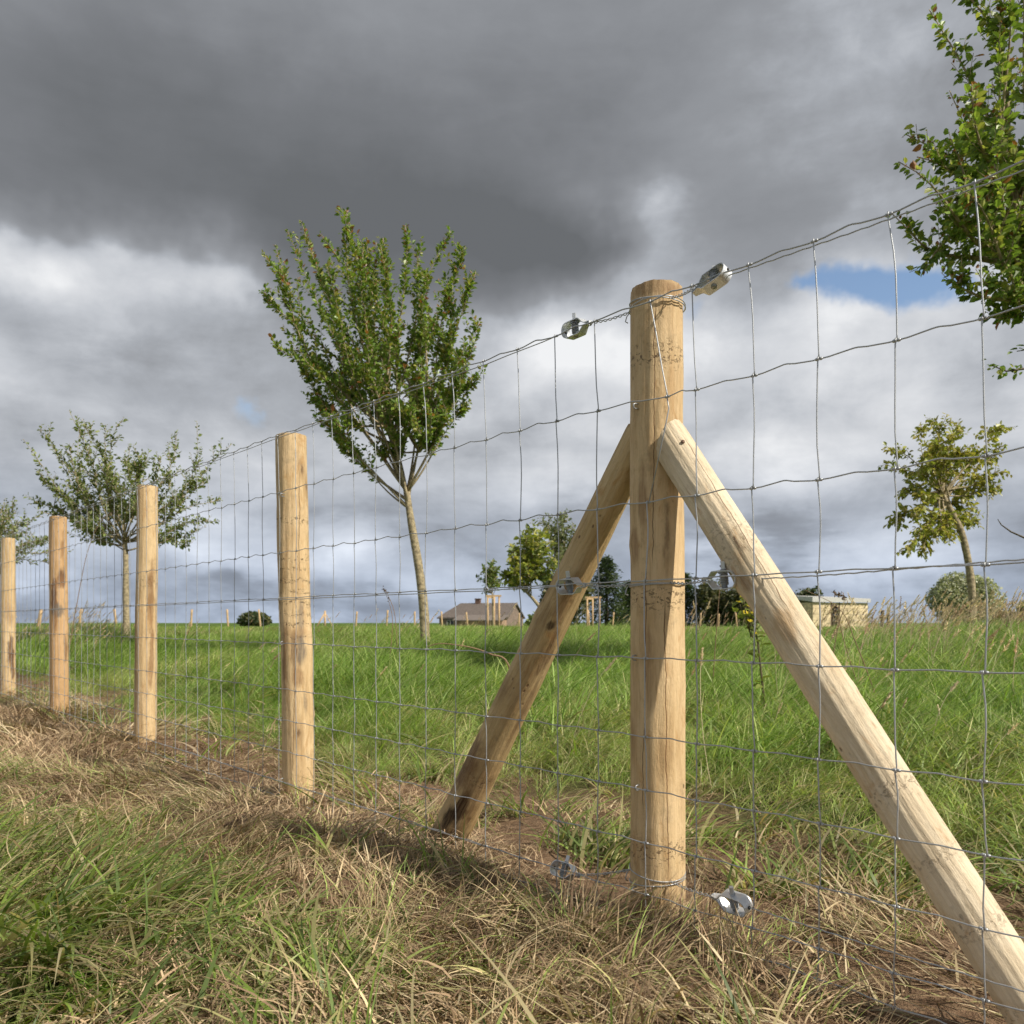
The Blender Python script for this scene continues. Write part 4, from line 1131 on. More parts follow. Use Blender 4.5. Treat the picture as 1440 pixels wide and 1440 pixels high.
def tree(name, label, cat, D, trunk_px, trunk_r, tips, depth, leaf, tints, seed, group=None, extra=10, ctrl=(0.7, 0.45), shoots=9, slen=(0.25, 0.55), up=0.8,
         spacing=0.02, droop=0.0, redtip=0.0, bark=None, crown_box=None, wander=0.04, limb_r=0.35, leafstart=0.35, forks=None, outmix=0.55, sweep=0.0):
    r = random.Random(seed); nr = np.random.default_rng(seed)
    bark = bark or M_BARK
    tp = [P(x, y, D) for x, y in trunk_px]
    base = tp[0].copy(); gz = float(height(base.x, base.y)) - 0.05
    base.z = min(base.z, gz) if D < 30 else gz
    tp[0] = Vector((tp[0].x, tp[0].y, base.z))
    root = empty(name, base, label, cat, group)
    mb = MB()
    rel = lambda v: v - base
    # trunk, smoothed
    pts = []
    for i in range(len(tp) - 1):
        for k in range(4): pts.append(tp[i].lerp(tp[i + 1], k / 4))
    pts.append(tp[-1])
    for _ in range(2): pts = [pts[0]] + [(pts[i - 1] + pts[i] * 2 + pts[i + 1]) / 4 for i in range(1, len(pts) - 1)] + [pts[-1]]
    rad = [trunk_r * (1.25 - 0.25 * min(1, i / 2)) * (1 - 0.35 * i / (len(pts) - 1)) * (1 + r.uniform(-0.06, 0.06)) for i in range(len(pts))]
    mb.tube([rel(p) for p in pts], rad, 12)
    fork = tp[-1]
    cpx = sum(t[0] for t in tips) / len(tips); cpy = sum(t[1] for t in tips) / len(tips)
    alltips = [(x, y, r.uniform(-1, 1) * depth * 0.75) for x, y in tips]
    for _ in range(extra):
        a, b = r.sample(tips, 2); t = r.uniform(0.2, 0.8)
        x = a[0] + (b[0] - a[0]) * t; y = a[1] + (b[1] - a[1]) * t
        x += (cpx - x) * 0.1; y += abs(r.gauss(0, 12)) * 60 / (D * 6)
        alltips.append((x, y, r.choice((-1, 1)) * r.uniform(0.5, 1) * depth))
    LC, LD, LN, LS, LT = [], [], [], [], []
    tints = np.array(tints)
    def leaves_on(path, start, dens=1.0, tip=False):
        L = sum((path[i + 1] - path[i]).length for i in range(len(path) - 1))
        n = int(L * (1 - start) / spacing * dens)
        m_ = len(path) - 1
        for i in range(n):
            t = start + (1 - start) * (i + r.random()) / n
            k = min(m_ - 1, int(t * m_)); fr = t * m_ - k
            p = path[k].lerp(path[k + 1], fr); ax = (path[k + 1] - path[k]).normalized()
            o = Vector((r.gauss(0, 1), r.gauss(0, 1), r.gauss(0, 1))); o = (o - ax * o.dot(ax))
            if o.length < 1e-3: continue
            o.normalize()
            dv = (o * r.uniform(0.6, 1.1) + ax * r.uniform(0.2, 0.9) + Vector((0, 0, -droop * r.random()))).normalized()
            nv = Vector((r.gauss(0, 0.6), r.gauss(0, 0.6), 1)) if r.random() < 0.75 else Vector((r.gauss(0, 1), r.gauss(0, 1), r.gauss(0, 1)))
            LC.append(rel(p + o * leaf * 0.15)); LD.append(dv); LN.append(nv); LS.append(leaf * r.uniform(0.6, 1.25) * (1.0 - 0.35 * (t > 0.93)))
            c = tints[r.randrange(len(tints))] * r.uniform(0.7, 1.3)
            if redtip and t > 0.86 and r.random() < redtip: c = np.array((0.22, 0.10, 0.04)) * r.uniform(0.8, 1.4)
            LT.append(c)
    def jitterpath(path, am):
        out = [path[0]]
        ph = [r.uniform(0, 6) for _ in range(3)]
        for i in range(1, len(path)):
            t = i / (len(path) - 1)
            out.append(path[i] + Vector((math.sin(5 * t + ph[0]), math.sin(4 * t + ph[1]), math.sin(6 * t + ph[2]))) * am * t)
        return out
    scale = D / 10.0
    for (x, y, dy) in alltips:
        tip = P(x, y, D); tip.y += dy; tip.x *= 1.0
        k = (D + dy) / D
        tip = Vector(((x - 720) / F * (D + dy), D + dy, EYE + (875 - y) / F * (D + dy)))
        # start somewhere near the top of the trunk
        s_ = pts[max(0, len(pts) - 1 - int(abs(r.gauss(0, 1.6))))]
        if forks and r.random() < 0.6: s_ = P(*r.choice(forks), D)
        dl = tip - s_
        c = s_ + Vector((dl.x * ctrl[0], dl.y * ctrl[0], dl.z * ctrl[1]))
        path = jitterpath(bez(s_, c, tip, 12), wander * dl.length)
        r0 = trunk_r * limb_r * r.uniform(0.7, 1.1)
        rads = [max(0.0035, r0 * (1 - 0.93 * (i / 12) ** 0.8)) for i in range(13)]
        mb.tube([rel(p) for p in path], rads, 6)
        leaves_on(path, leafstart)
        if redtip: leaves_on(path, 0.80, 1.0)
        for q in range(shoots):
            t = r.uniform(0.28, 0.97); k = min(11, int(t * 12))
            p = path[k].lerp(path[k + 1], t * 12 - k); ax = (path[k + 1] - path[k]).normalized()
            o = Vector((r.gauss(0, 1), r.gauss(0, 1), r.gauss(0, 0.6))).normalized()
            dv = (ax * r.uniform(0.3, 0.8) + o * outmix + Vector((-sweep, 0, up))).normalized()
            L = r.uniform(*slen) * (1.2 - 0.75 * t)
            e = p + dv * L; c2 = p + (ax + o * 0.8).normalized() * L * 0.4
            if crown_box:
                ex = 720 + e.x / e.y * F; ey = 875 - (e.z - EYE) / e.y * F
                if not crown_box(ex, ey): continue
            sp_ = jitterpath(bez(p, c2, e, 5), 0.03 * L)
            mb.tube([rel(v_) for v_ in sp_], [max(0.002, 0.006 * scale * (1 - i / 6)) for i in range(6)], 4, caps=False)
            leaves_on(sp_, 0.08)
    mb.build('trunk', bark, root)
    leaf_mesh('crown', [tuple(v) for v in LC], [tuple(v) for v in LD], [tuple(v) for v in LN], np.array(LS), np.array(LT), root, M_LEAF)
    return root

PEAR = [(0.14, 0.23, 0.045), (0.18, 0.28, 0.06), (0.10, 0.17, 0.035), (0.24, 0.32, 0.09), (0.16, 0.22, 0.04), (0.26, 0.26, 0.07)]
APPLE = [(0.15, 0.20, 0.075), (0.19, 0.24, 0.09), (0.12, 0.16, 0.06), (0.25, 0.29, 0.14)]
YEL = [(0.30, 0.32, 0.07), (0.24, 0.28, 0.06), (0.38, 0.36, 0.10), (0.18, 0.22, 0.05), (0.28, 0.25, 0.08)]
BIG = [(0.13, 0.21, 0.045), (0.17, 0.26, 0.055), (0.10, 0.16, 0.035), (0.24, 0.33, 0.08), (0.30, 0.33, 0.10)]

pear_tips = [(365, 343), (381, 356), (416, 329), (437, 320), (455, 320), (477, 291), (493, 294), (551, 335), (569, 327), (594, 340), (627, 318), (644, 332), (650, 370), (660, 395), (674, 463),
             (440, 560), (470, 605), (662, 498), (672, 478), (405, 490),
             (357, 393), (392, 473), (418, 522), (445, 590), (666, 530), (632, 590), (533, 375), (510, 350), (610, 385), (400, 400), (540, 640), (600, 610), (470, 600), (655, 560)]
def pear_box(x, y):      # keeps side shoots inside the wind-swept outline of this crown
    top = np.interp(x, [350, 400, 440, 470, 485, 505, 520, 545, 570, 600, 627, 645, 665, 685], [350, 328, 316, 292, 286, 300, 338, 335, 325, 338, 315, 330, 400, 470])
    return y > top - 6 and 350 < x < 682
tree('pear_tree', 'wind-bent young fruit tree with upright shoots between the second post and the struts', 'tree', 10.0,
     [(599, 893), (596, 850), (588, 790), (579, 740), (572, 692)], 0.060, pear_tips, 0.75, 0.059, PEAR, 41, extra=22, ctrl=(0.60, 0.47), crown_box=pear_box, shoots=15, slen=(0.18, 0.52), up=1.0, spacing=0.0150, redtip=0.16, sweep=0.38,
     limb_r=0.34, leafstart=0.38, forks=[(560, 655), (590, 635), (553, 625), (600, 600), (540, 600)], outmix=0.75, wander=0.045)
apple_tips = [(61, 588), (93, 574), (119, 576), (152, 597), (40, 633), (52, 659), (36, 702), (195, 622), (254, 590), (282, 604), (316, 634), (294, 669), (298, 692), (282, 725), (287, 746), (263, 762), (225, 764), (114, 737),
              (85, 650), (130, 640), (215, 650), (240, 640), (70, 720), (140, 745), (165, 640)]
tree('apple_tree', 'broad low fruit tree with a spreading crown behind the third and fourth posts', 'tree', 14.0,
     [(178, 878), (177, 830), (177, 780), (175, 758)], 0.055, apple_tips, 1.1, 0.068, APPLE, 52, group=None, extra=14, ctrl=(0.6, 0.35), shoots=12, slen=(0.2, 0.6), up=0.45, wander=0.08, spacing=0.025, limb_r=0.3, leafstart=0.4)
tree('apple_tree', 'low fruit tree at the far left edge, half hidden by the last posts', 'tree', 19.0,
     [(-28, 872), (-30, 820), (-30, 780)], 0.10, [(2, 703), (22, 708), (52, 722), (80, 745), (96, 772), (66, 788), (20, 792), (-60, 700), (-110, 720), (-130, 760), (-90, 790), (-30, 690), (40, 760)], 1.2, 0.07, APPLE, 63,
     extra=12, ctrl=(0.6, 0.4), shoots=11, slen=(0.3, 0.7), up=0.4, spacing=0.038, limb_r=0.3)
small_tips = [(1256, 624), (1252, 648), (1284, 606), (1313, 590), (1348, 591), (1411, 604), (1418, 621), (1413, 671), (1402, 693), (1362, 738), (1248, 738), (1261, 767), (1288, 778), (1298, 750), (1331, 747), (1385, 640), (1270, 690), (1330, 640), (1365, 625), (1300, 620), (1380, 670)]
tree('fruit_tree', 'small yellowing fruit tree with a curved trunk at right', 'tree', 11.5,
     [(1369, 870), (1367, 830), (1362, 790), (1352, 745), (1336, 715), (1322, 692)], 0.055, small_tips, 0.7, 0.072, YEL, 74, extra=14, ctrl=(0.55, 0.75), shoots=11, slen=(0.12, 0.42), up=-0.1, wander=0.08, spacing=0.019, droop=0.9, limb_r=0.32, leafstart=0.3)
big_tips = [(1257, 252), (1236, 315), (1296, 372), (1277, 158), (1284, 240), (1330, 108), (1337, 20), (1352, 93), (1345, 385), (1405, 440), (1330, 300), (1380, 40), (1400, -40), (1360, -80), (1420, -160),
            (1470, -200), (1540, -230), (1600, -120), (1660, 0), (1700, 120), (1690, 250), (1620, 360), (1550, 430), (1490, 300), (1460, 60), (1410, 180), (1380, 250), (1440, 420), (1360, 180), (1500, 120), (1440, 250), (1395, 340), (1425, 110), (1360, 330), (1320, 220)]
tree('large_fruit_tree', 'large dark leafy tree reaching into the upper right corner', 'tree', 5.6,
     [(1560, 905), (1550, 760), (1530, 620), (1500, 500), (1478, 430)], 0.095, big_tips, 0.55, 0.058, BIG, 85, extra=12, ctrl=(0.55, 0.42), shoots=12, slen=(0.12, 0.38), up=0.55, wander=0.07, spacing=0.0165, droop=0.3, redtip=0.22, limb_r=0.28, leafstart=0.25,
     forks=[(1450, 380), (1460, 250), (1430, 300)], crown_box=lambda x, y: not (x < 1450 and y > 440 and True) )
# low twigs of the large tree that hang into the frame
root = bpy.data.objects['large_fruit_tree']
def twig(parent, pts_px, D, r0, nleaf, leafsize, tints, seed):
    r = random.Random(seed); base = parent.location
    pts = [P(x, y, D) - base for x, y in pts_px]
    mb = MB(); mb.tube(pts, [r0 * (1 - 0.75 * i / (len(pts) - 1)) for i in range(len(pts))], 6)
    mb.build('twig', M_BARK_D, parent)
    if nleaf:
        C, Dv, N_, S_, T_ = [], [], [], [], []
        for i in range(nleaf):
            t = r.random() * (len(pts) - 1); k = min(len(pts) - 2, int(t)); p = pts[k].lerp(pts[k + 1], t - k)
            C.append(tuple(p + Vector((r.gauss(0, 1), r.gauss(0, 1), r.gauss(0, 1))) * 0.022)); Dv.append((r.gauss(-0.3, 1), r.gauss(0, 1), r.gauss(-0.2, 0.7))); N_.append((r.gauss(0, 0.5), r.gauss(0, 0.5), 1)); S_.append(leafsize * r.uniform(0.6, 1.2)); T_.append(np.array(tints[r.randrange(len(tints))]) * r.uniform(0.7, 1.3))
        leaf_mesh('twig_leaves', C, Dv, N_, np.array(S_), np.array(T_), parent, M_LEAF)
twig(root, [(1548, 540), (1490, 515), (1445, 518), (1415, 522), (1395, 514)], 5.5, 0.012, 60, 0.05, BIG, 3)
twig(root, [(1548, 560), (1500, 520), (1455, 490), (1430, 494)], 5.55, 0.010, 30, 0.05, BIG, 4)
twig(root, [(1560, 770), (1500, 775), (1440, 756), (1422, 748), (1408, 738), (1403, 730)], 5.5, 0.009, 0, 0, BIG, 5)

# ---- mid-distance trees
tree('maple_tree', 'yellow-green young tree on a leaning thin trunk left of the brown strut', 'tree', 27.0,
     [(775, 885), (764, 860), (750, 842), (738, 830)], 0.07, [(718, 790), (722, 770), (735, 745), (748, 733), (762, 742), (775, 760), (778, 790), (765, 805), (725, 822), (715, 812), (735, 780), (755, 760), (708, 808)], 1.0, 0.20, YEL[:4] + APPLE[:2], 95,
     extra=12, ctrl=(0.5, 0.6), shoots=9, slen=(0.3, 0.6), up=0.2, spacing=0.05, droop=0.4, limb_r=0.3)
tree('birch_tree', 'feathery grey-green tree rising behind the yellow-green young tree', 'tree', 38.0,
     [(792, 885), (792, 840), (790, 800)], 0.12, [(760, 730), (775, 722), (790, 725), (806, 740), (812, 762), (808, 790), (765, 820), (800, 825), (785, 760), (770, 790)], 1.6, 0.15, [(0.16, 0.19, 0.10), (0.20, 0.23, 0.13), (0.12, 0.15, 0.07)], 96,
     extra=10, ctrl=(0.4, 0.6), shoots=9, slen=(0.5, 1.0), up=0.1, spacing=0.05, droop=0.3, limb_r=0.25)
tree('sapling', 'thin green sapling tied to a stake frame near the farmhouse', 'tree', 30.0,
     [(694, 885), (693, 850), (692, 830)], 0.035, [(674, 812), (680, 800), (690, 788), (697, 795), (702, 818), (685, 832), (693, 806)], 0.4, 0.16, APPLE + PEAR[:1], 97, extra=3, ctrl=(0.5, 0.6), shoots=7, slen=(0.2, 0.4), up=0.3, spacing=0.05, droop=0.3)

def blob_tree(name, label, D, box, tints, seed, leaf=0.35, n=1600, lobes=9, cat='tree', group=None, mat=None):
    """crown of many small leaf clumps spread on uneven lobes; box = px (x0,y0,x1,y1)"""
    r = random.Random(seed); x0, y0, x1, y1 = box
    c = P((x0 + x1) / 2, y1, D); gz = float(height(c.x, c.y)); root = empty(name, (c.x, c.y, gz), label, cat, group)
    wx = (x1 - x0) / F * D / 2; top = EYE + (875 - y0) / F * D - gz
    lb = [(Vector((0, 0, top * 0.5)), wx * 0.8, top * 0.46)]
    for i in range(lobes):
        an = r.uniform(0, 6.28); q = r.uniform(0.3, 0.75); zz = r.uniform(0.22, 0.80)
        s_ = r.uniform(0.28, 0.45)
        lb.append((Vector((math.cos(an) * wx * q * (1.15 - 0.5 * zz), math.sin(an) * wx * q, top * zz)), wx * s_, top * s_ * 0.62))
    C, Dv, N_, S_, T_ = [], [], [], [], []
    tn = np.array(tints)
    for i in range(n):
        c_, rx, rz = lb[0] if r.random() < 0.25 else r.choice(lb)
        p = Vector((r.gauss(0, 1), r.gauss(0, 1), r.gauss(0, 1))).normalized() * r.uniform(0.72, 1.06)
        q = c_ + Vector((p.x * rx, p.y * rx, p.z * rz))
        if q.z < 0.05: continue
        C.append(tuple(q)); Dv.append((r.gauss(0, 1) + p.x, r.gauss(0, 1) + p.y, r.gauss(0, 1))); N_.append((p.x + r.gauss(0, 0.5), p.y + r.gauss(0, 0.5), p.z + 0.5)); S_.append(leaf * r.uniform(0.5, 1.3)); T_.append(tn[r.randrange(len(tn))] * r.uniform(0.7, 1.3))
    mb = MB(); mb.tube([(0, 0, -0.3), (0.05 * wx, 0, top * 0.35), (0, 0, top * 0.7)], [wx * 0.07 + 0.04, wx * 0.05 + 0.03, 0.03], 8)
    for k in range(6):
        an = k * 1.05 + r.random(); mb.tube([(0, 0, top * 0.25), (math.cos(an) * wx * 0.3, math.sin(an) * wx * 0.3, top * 0.45), (math.cos(an) * wx * 0.6, math.sin(an) * wx * 0.6, top * 0.65)], [0.05, 0.035, 0.015], 5)
    mb.build('trunk', M_BARK_D, root)
    leaf_mesh('crown', C, Dv, N_, np.array(S_), np.array(T_), root, mat or M_LEAF, wide=0.42)
    return root
def conifer(name, label, D, px, ytop, wpx, seed, tints):
    r = random.Random(seed); b = P(px, 875, D); gz = float(height(b.x, b.y)); root = empty(name, (b.x, b.y, gz), label, 'tree', 'dark trees behind the main post')
    H = EYE + (875 - ytop) / F * D - gz; W = wpx / F * D / 2
    mb = MB(); mb.tube([(0, 0, -0.3), (0, 0, H * 0.97)], [0.22, 0.03], 8)
    C, Dv, N_, S_, T_ = [], [], [], [], []
    tn = np.array(tints)
    nb_ = 130
    for i in range(nb_):
        t = (i + r.random()) / nb_; z = H * (0.08 + 0.9 * t); L = W * (1 - t) ** 0.75 * r.uniform(0.7, 1.15) + 0.15; an = i * 2.4 + r.random()
        e = Vector((math.cos(an) * L, math.sin(an) * L, z - 0.12 * L + 0.25 * r.random()))
        s_ = Vector((0, 0, z)); mb.tube([s_, e], [0.03, 0.008], 4)
        for k in range(34):
            q = s_.lerp(e, r.uniform(0.15, 1.05)) + Vector((r.gauss(0, 1), r.gauss(0, 1), r.gauss(-0.3, 0.8))) * 0.20
            C.append(tuple(q)); d_ = (e - s_).normalized(); Dv.append((d_.x + r.gauss(0, 0.6), d_.y + r.gauss(0, 0.6), -0.2 + r.gauss(0, 0.4))); N_.append((r.gauss(0, 0.4), r.gauss(0, 0.4), 1)); S_.append(0.36 * r.uniform(0.5, 1.2)); T_.append(tn[r.randrange(len(tn))] * r.uniform(0.6, 1.3))
    mb.build('trunk', M_BARK_D, root)
    leaf_mesh('crown', C, Dv, N_, np.array(S_), np.array(T_), root, M_LEAF, wide=0.2)
PINE = [(0.045, 0.075, 0.038), (0.06, 0.095, 0.042), (0.035, 0.055, 0.030), (0.08, 0.11, 0.04)]
OLV = [(0.07, 0.085, 0.04), (0.095, 0.105, 0.045), (0.05, 0.065, 0.03), (0.13, 0.125, 0.06)]
WIL = [(0.36, 0.38, 0.30), (0.44, 0.46, 0.37), (0.26, 0.29, 0.21), (0.17, 0.20, 0.12)]
conifer('pine_tree', 'tall dark pine between the brown strut and the main post', 85, 853, 783, 76, 5, PINE)
conifer('pine_tree', 'shorter dark pine touching the left edge of the main post', 92, 886, 818, 58, 6, PINE)
conifer('pine_tree', 'dark pine showing just right of the main post', 92, 962, 806, 60, 7, PINE)
blob_tree('hedge_tree', 'dark broad tree behind the brown strut', 80, (758, 800, 835, 872), OLV, 11, 0.30, 4200, group='dark trees behind the main post')
blob_tree('hedge_tree', 'dark olive tree behind the middle strainer right of the main post', 90, (972, 812, 1030, 868), OLV, 12, 0.32, 4200, group='dark trees behind the main post')
blob_tree('hedge_tree', 'olive tree partly behind the yellow flowers', 88, (1012, 822, 1068, 868), OLV, 13, 0.32, 4000, group='dark trees behind the main post')
blob_tree('far_tree', 'small dark crown rising behind the roof of the pale shed', 120, (1105, 826, 1162, 866), PINE + OLV, 14, 0.4, 2600)
blob_tree('willow', 'round silvery willow behind the curved trunk at right', 62, (1304, 804, 1400, 864), WIL, 15, 0.17, 14000, lobes=14)
blob_tree('bush', 'round dark bush standing among the far fence posts', 85, (330, 861, 384, 884), PINE + OLV, 16, 0.25, 3200, cat='bush')
blob_tree('bush', 'dark bush cut by the right edge at the horizon', 60, (1428, 848, 1475, 872), PINE + APPLE, 17, 0.3, 1300, cat='bush')
blob_tree('bush', 'low reddish brown bush near the right edge', 48, (1392, 860, 1446, 874), [(0.12, 0.06, 0.04), (0.09, 0.07, 0.04), (0.15, 0.09, 0.06)], 18, 0.2, 900, cat='bush')
blob_tree('bush', 'low green bush right of the farmhouse', 50, (738, 862, 790, 880), APPLE, 19, 0.25, 900, cat='bush')

# ------------------------------------------------------------------ farmhouse
def farmhouse():
    D = 120; c = P(678, 875, D); gz = float(height(c.x, c.y))
    t = empty('farmhouse', (c.x, c.y, gz), 'brown tiled farmhouse with a chimney on the horizon', 'house')
    t.rotation_euler = (0, 0, R(-16))
    px = D / F
    hw = 5.1; dp = 4.4; ev = EYE + 7 * px - gz; rg = EYE + 27 * px - gz
    wall = mat_plain('house_wall', (0.24, 0.18, 0.145), 0.9, var=0.25, scale=3)
    rf = mat_plain('house_roof', (0.15, 0.125, 0.11), 0.85, var=0.25, scale=5)
    mb = MB(); mb.box((0, 0, (ev - 0.5) / 2), (hw - 0.25, dp - 0.25, (ev + 0.5) / 2))
    # gable at the right end
    mb.v += [Vector((hw - 0.28, -dp + 0.25, ev)), Vector((hw - 0.28, dp - 0.25, ev)), Vector((hw - 0.28, 0, rg - 0.15))]; mb.f.append((8, 9, 10))
    mb.build('wall', wall, t, smooth=False)
    rb = MB(); rl = -hw + 1.9; th = 0.18
    A = [(-hw, -dp, ev - 0.05), (hw, -dp, ev - 0.05), (hw, 0, rg), (rl, 0, rg), (-hw, dp, ev - 0.05), (hw, dp, ev - 0.05)]
    top = [Vector(p) for p in A]; low = [Vector((p[0], p[1], p[2] - th)) for p in A]
    rb.v = top + low
    rb.f = [(0, 1, 2, 3), (5, 4, 3, 2), (4, 0, 3), (9, 8, 7, 6), (8, 11, 10, 9)[0:4], (6, 9, 10), (0, 6, 7, 1), (4, 5, 11, 10), (0, 4, 10, 6), (1, 7, 8, 2), (2, 8, 11, 5)]
    rb.f = [f for f in rb.f if len(set(f)) == len(f)]
    roof = rb.build('roof', rf, t, smooth=False)
    ch = MB(); ch.box((-0.6, 0.0, rg + 0.1), (0.35, 0.3, 0.45)); ch.box((-0.6, 0, rg + 0.58), (0.42, 0.37, 0.06))
    ch.build('chimney', mat_plain('chimney_brick', (0.16, 0.10, 0.08), 0.9), roof, smooth=False)
    gl = mat_plain('house_window', (0.03, 0.035, 0.04), 0.2)
    fr = mat_plain('window_frame', (0.55, 0.53, 0.5), 0.6)
    for xx in (-3.2, -1.2, 1.0, 3.2):
        wb = MB(); wb.box((xx, -dp + 0.22, ev - 0.95), (0.45, 0.05, 0.5)); wo_ = wb.build('window', gl, t, smooth=False)
        fb = MB()
        for (cx, cz, hx, hz) in ((0, 0.53, 0.5, 0.03), (0, -0.53, 0.5, 0.03), (-0.48, 0, 0.03, 0.5), (0.48, 0, 0.03, 0.5), (0, 0, 0.02, 0.5)): fb.box((xx + cx, -dp + 0.17, ev - 0.95 + cz), (hx, 0.03, hz))
        fb.build('frame', fr, wo_, smooth=False)
    # lean-to outbuilding in front, dark openings
    an = MB(); an.box((1.6, -dp - 1.2, ev * 0.36), (3.3, 1.2, ev * 0.36)); an.build('annex_wall', mat_plain('annex', (0.38, 0.25, 0.17), 0.9, var=0.2, scale=3), t, smooth=False)
    ar = MB(); z0 = ev * 0.72
    ar.v = [Vector(p) for p in ((-1.9, -dp - 2.6, z0 + 0.0), (5.1, -dp - 2.6, z0 + 0.0), (5.1, -dp - 0.02, z0 + 0.7), (-1.9, -dp - 0.02, z0 + 0.7), (-1.9, -dp - 2.6, z0 - 0.12), (5.1, -dp - 2.6, z0 - 0.12), (5.1, -dp - 0.02, z0 + 0.58), (-1.9, -dp - 0.02, z0 + 0.58))]
    ar.f = [(0, 1, 2, 3), (7, 6, 5, 4), (0, 4, 5, 1), (1, 5, 6, 2), (2, 6, 7, 3), (3, 7, 4, 0)]
    ar.build('annex_roof', mat_plain('annex_roof', (0.20, 0.17, 0.15), 0.9, var=0.2), t, smooth=False)
farmhouse()

def shed():
    D = 78; c = P(1157, 875, D); gz = float(height(c.x, c.y))
    t = empty('shed', (c.x, c.y, gz), 'low pale timber shed with a dark doorway and flat grey roof', 'shed')
    t.rotation_euler = (0, 0, R(22))
    k = D / F; wt = EYE + 27 * k - gz; rt = EYE + 36 * k - gz; hw = 48 * k; dp = 2.2
    wall = mat_plain('shed_boards', (0.74, 0.60, 0.38), 0.85, var=0.22, scale=2.5)
    mb = MB(); doorx = -3.0 * k * 3.2 + 0.0; dw = 6 * k
    # front wall in three horizontal courses of boards either side of the doorway
    for i in range(5):
        z0 = -0.3 + (wt + 0.3) * i / 5; z1 = -0.3 + (wt + 0.3) * (i + 1) / 5 - 0.02; off = 0.012 * (i % 2)
        for (xa, xb) in ((-hw, doorx - dw), (doorx + dw, hw)):
            mb.box(((xa + xb) / 2, -dp + off, (z0 + z1) / 2), ((xb - xa) / 2, 0.06, (z1 - z0) / 2))
        mb.box((hw - 0.03, 0, (z0 + z1) / 2), (0.06 - off, dp - 0.08, (z1 - z0) / 2))
        mb.box((-hw + 0.03, 0, (z0 + z1) / 2), (0.06 - off, dp - 0.08, (z1 - z0) / 2))
    mb.box((doorx, -dp, wt * 0.92), (dw - 0.01, 0.05, wt * 0.075))
    mb.box((0, dp, wt / 2 - 0.15), (hw, 0.06, wt / 2 + 0.14))
    mb.build('wall', wall, t, smooth=False)
    rb = MB(); rb.v = [Vector(p) for p in ((-hw - 0.25, -dp - 0.3, wt + 0.02), (hw + 0.1, -dp - 0.3, wt + 0.02), (hw + 0.1, dp + 0.3, rt), (-hw - 0.25, dp + 0.3, rt + 0.1), (-hw - 0.25, -dp - 0.3, rt - 0.12), (hw + 0.1, -dp - 0.3, rt - 0.22), (hw + 0.1, dp + 0.3, rt + 0.1), (-hw - 0.25, dp + 0.3, rt + 0.2))]
    rb.f = [(0, 3, 2, 1), (4, 5, 6, 7), (0, 1, 5, 4), (1, 2, 6, 5), (2, 3, 7, 6), (3, 0, 4, 7)]
    rb.build('roof', mat_plain('shed_roof', (0.58, 0.57, 0.55), 0.6, var=0.12), t, smooth=False)
    pb = MB()
    pb.box((doorx - dw - 0.06, -dp - 0.04, wt / 2), (0.05, 0.05, wt / 2)); pb.box((doorx + dw + 0.06, -dp - 0.04, wt / 2), (0.05, 0.05, wt / 2))
    pb.build('door_frame', mat_plain('shed_dark_wood', (0.10, 0.065, 0.04), 0.9), t, smooth=False)
shed()

# ------------------------------------------------------------------ far fence posts
M_FARPOST = mat_plain('far_post_wood', (0.58, 0.40, 0.22), 0.8, var=0.2, scale=4)
def far_post(px, ytop, D, label, dark=False, name='far_fence_post', group='posts of the distant fence', r_=0.065):
    c = P(px, 875, D); gz = float(height(c.x, c.y)); z1 = EYE + (875 - ytop) / F * D
    mb = MB(); n_ = 6; rr_ = random.Random(px)
    tx_ = rr_.uniform(-0.03, 0.03)
    mb.tube([(tx_ * i, 0.01 * math.sin(i), -0.2 + (z1 - gz + 0.2) * i / n_) for i in range(n_ + 1)], [r_ * rr_.uniform(0.92, 1.08) for i in range(n_ + 1)], 10)
    o = mb.build(name, M_BARK_D if dark else M_FARPOST); o.location = (c.x, c.y, gz)
    tag(o, label, 'fence post', group)
    return o
FPOSTS = [
    (13, 829, 19, 'distant post just right of the post cut by the left edge'),
    (52, 857, 34, 'distant post in tall grass left of the fourth near post'),
    (110, 856, 40, 'distant post just right of the fourth near post'),
    (165, 856, 48, 'distant post left of the broad fruit tree trunk'),
    (216, 857, 56, 'distant post just right of the third near post'),
    (268, 857, 58, 'distant post midway between the third near post and the round bush'),
    (321, 857, 60, 'distant post just left of the round bush'),
    (367, 857, 62, 'distant post in front of the right side of the round bush'),
    (500, 860, 64, 'distant post standing alone right of the distant braced post'),
    (543, 858, 65, 'distant post behind the pale seed stalks'),
    (583, 860, 66, 'distant post just left of the leaning trunk base'),
    (622, 860, 66, 'distant post at the left corner of the farmhouse'),
    (658, 861, 67, 'distant post in front of the farmhouse middle'),
    (695, 861, 67, 'distant post in front of the farmhouse right half'),
    (729, 862, 68, 'distant post just right of the farmhouse'),
    (829, 858, 68, 'distant post behind the wooden stake frame'),
    (861, 861, 70, 'distant post between the stake frame and the main post'),
    (984, 862, 72, 'distant post just right of the main post'),
    (1010, 863, 72, 'distant post below the dark trees right of the main post'),
    (1037, 862, 72, 'distant post just left of the yellow flowers'),
]
for (px, yt, D, lb) in FPOSTS: far_post(px, yt, D, lb)
far_post(1240, 858, 60, 'dark weathered post right of the pale shed, the taller of two', True, group='dark posts beyond the shed', r_=0.12)
far_post(1249, 861, 60, 'dark weathered post right of the pale shed, the shorter of two', True, group='dark posts beyond the shed', r_=0.10)
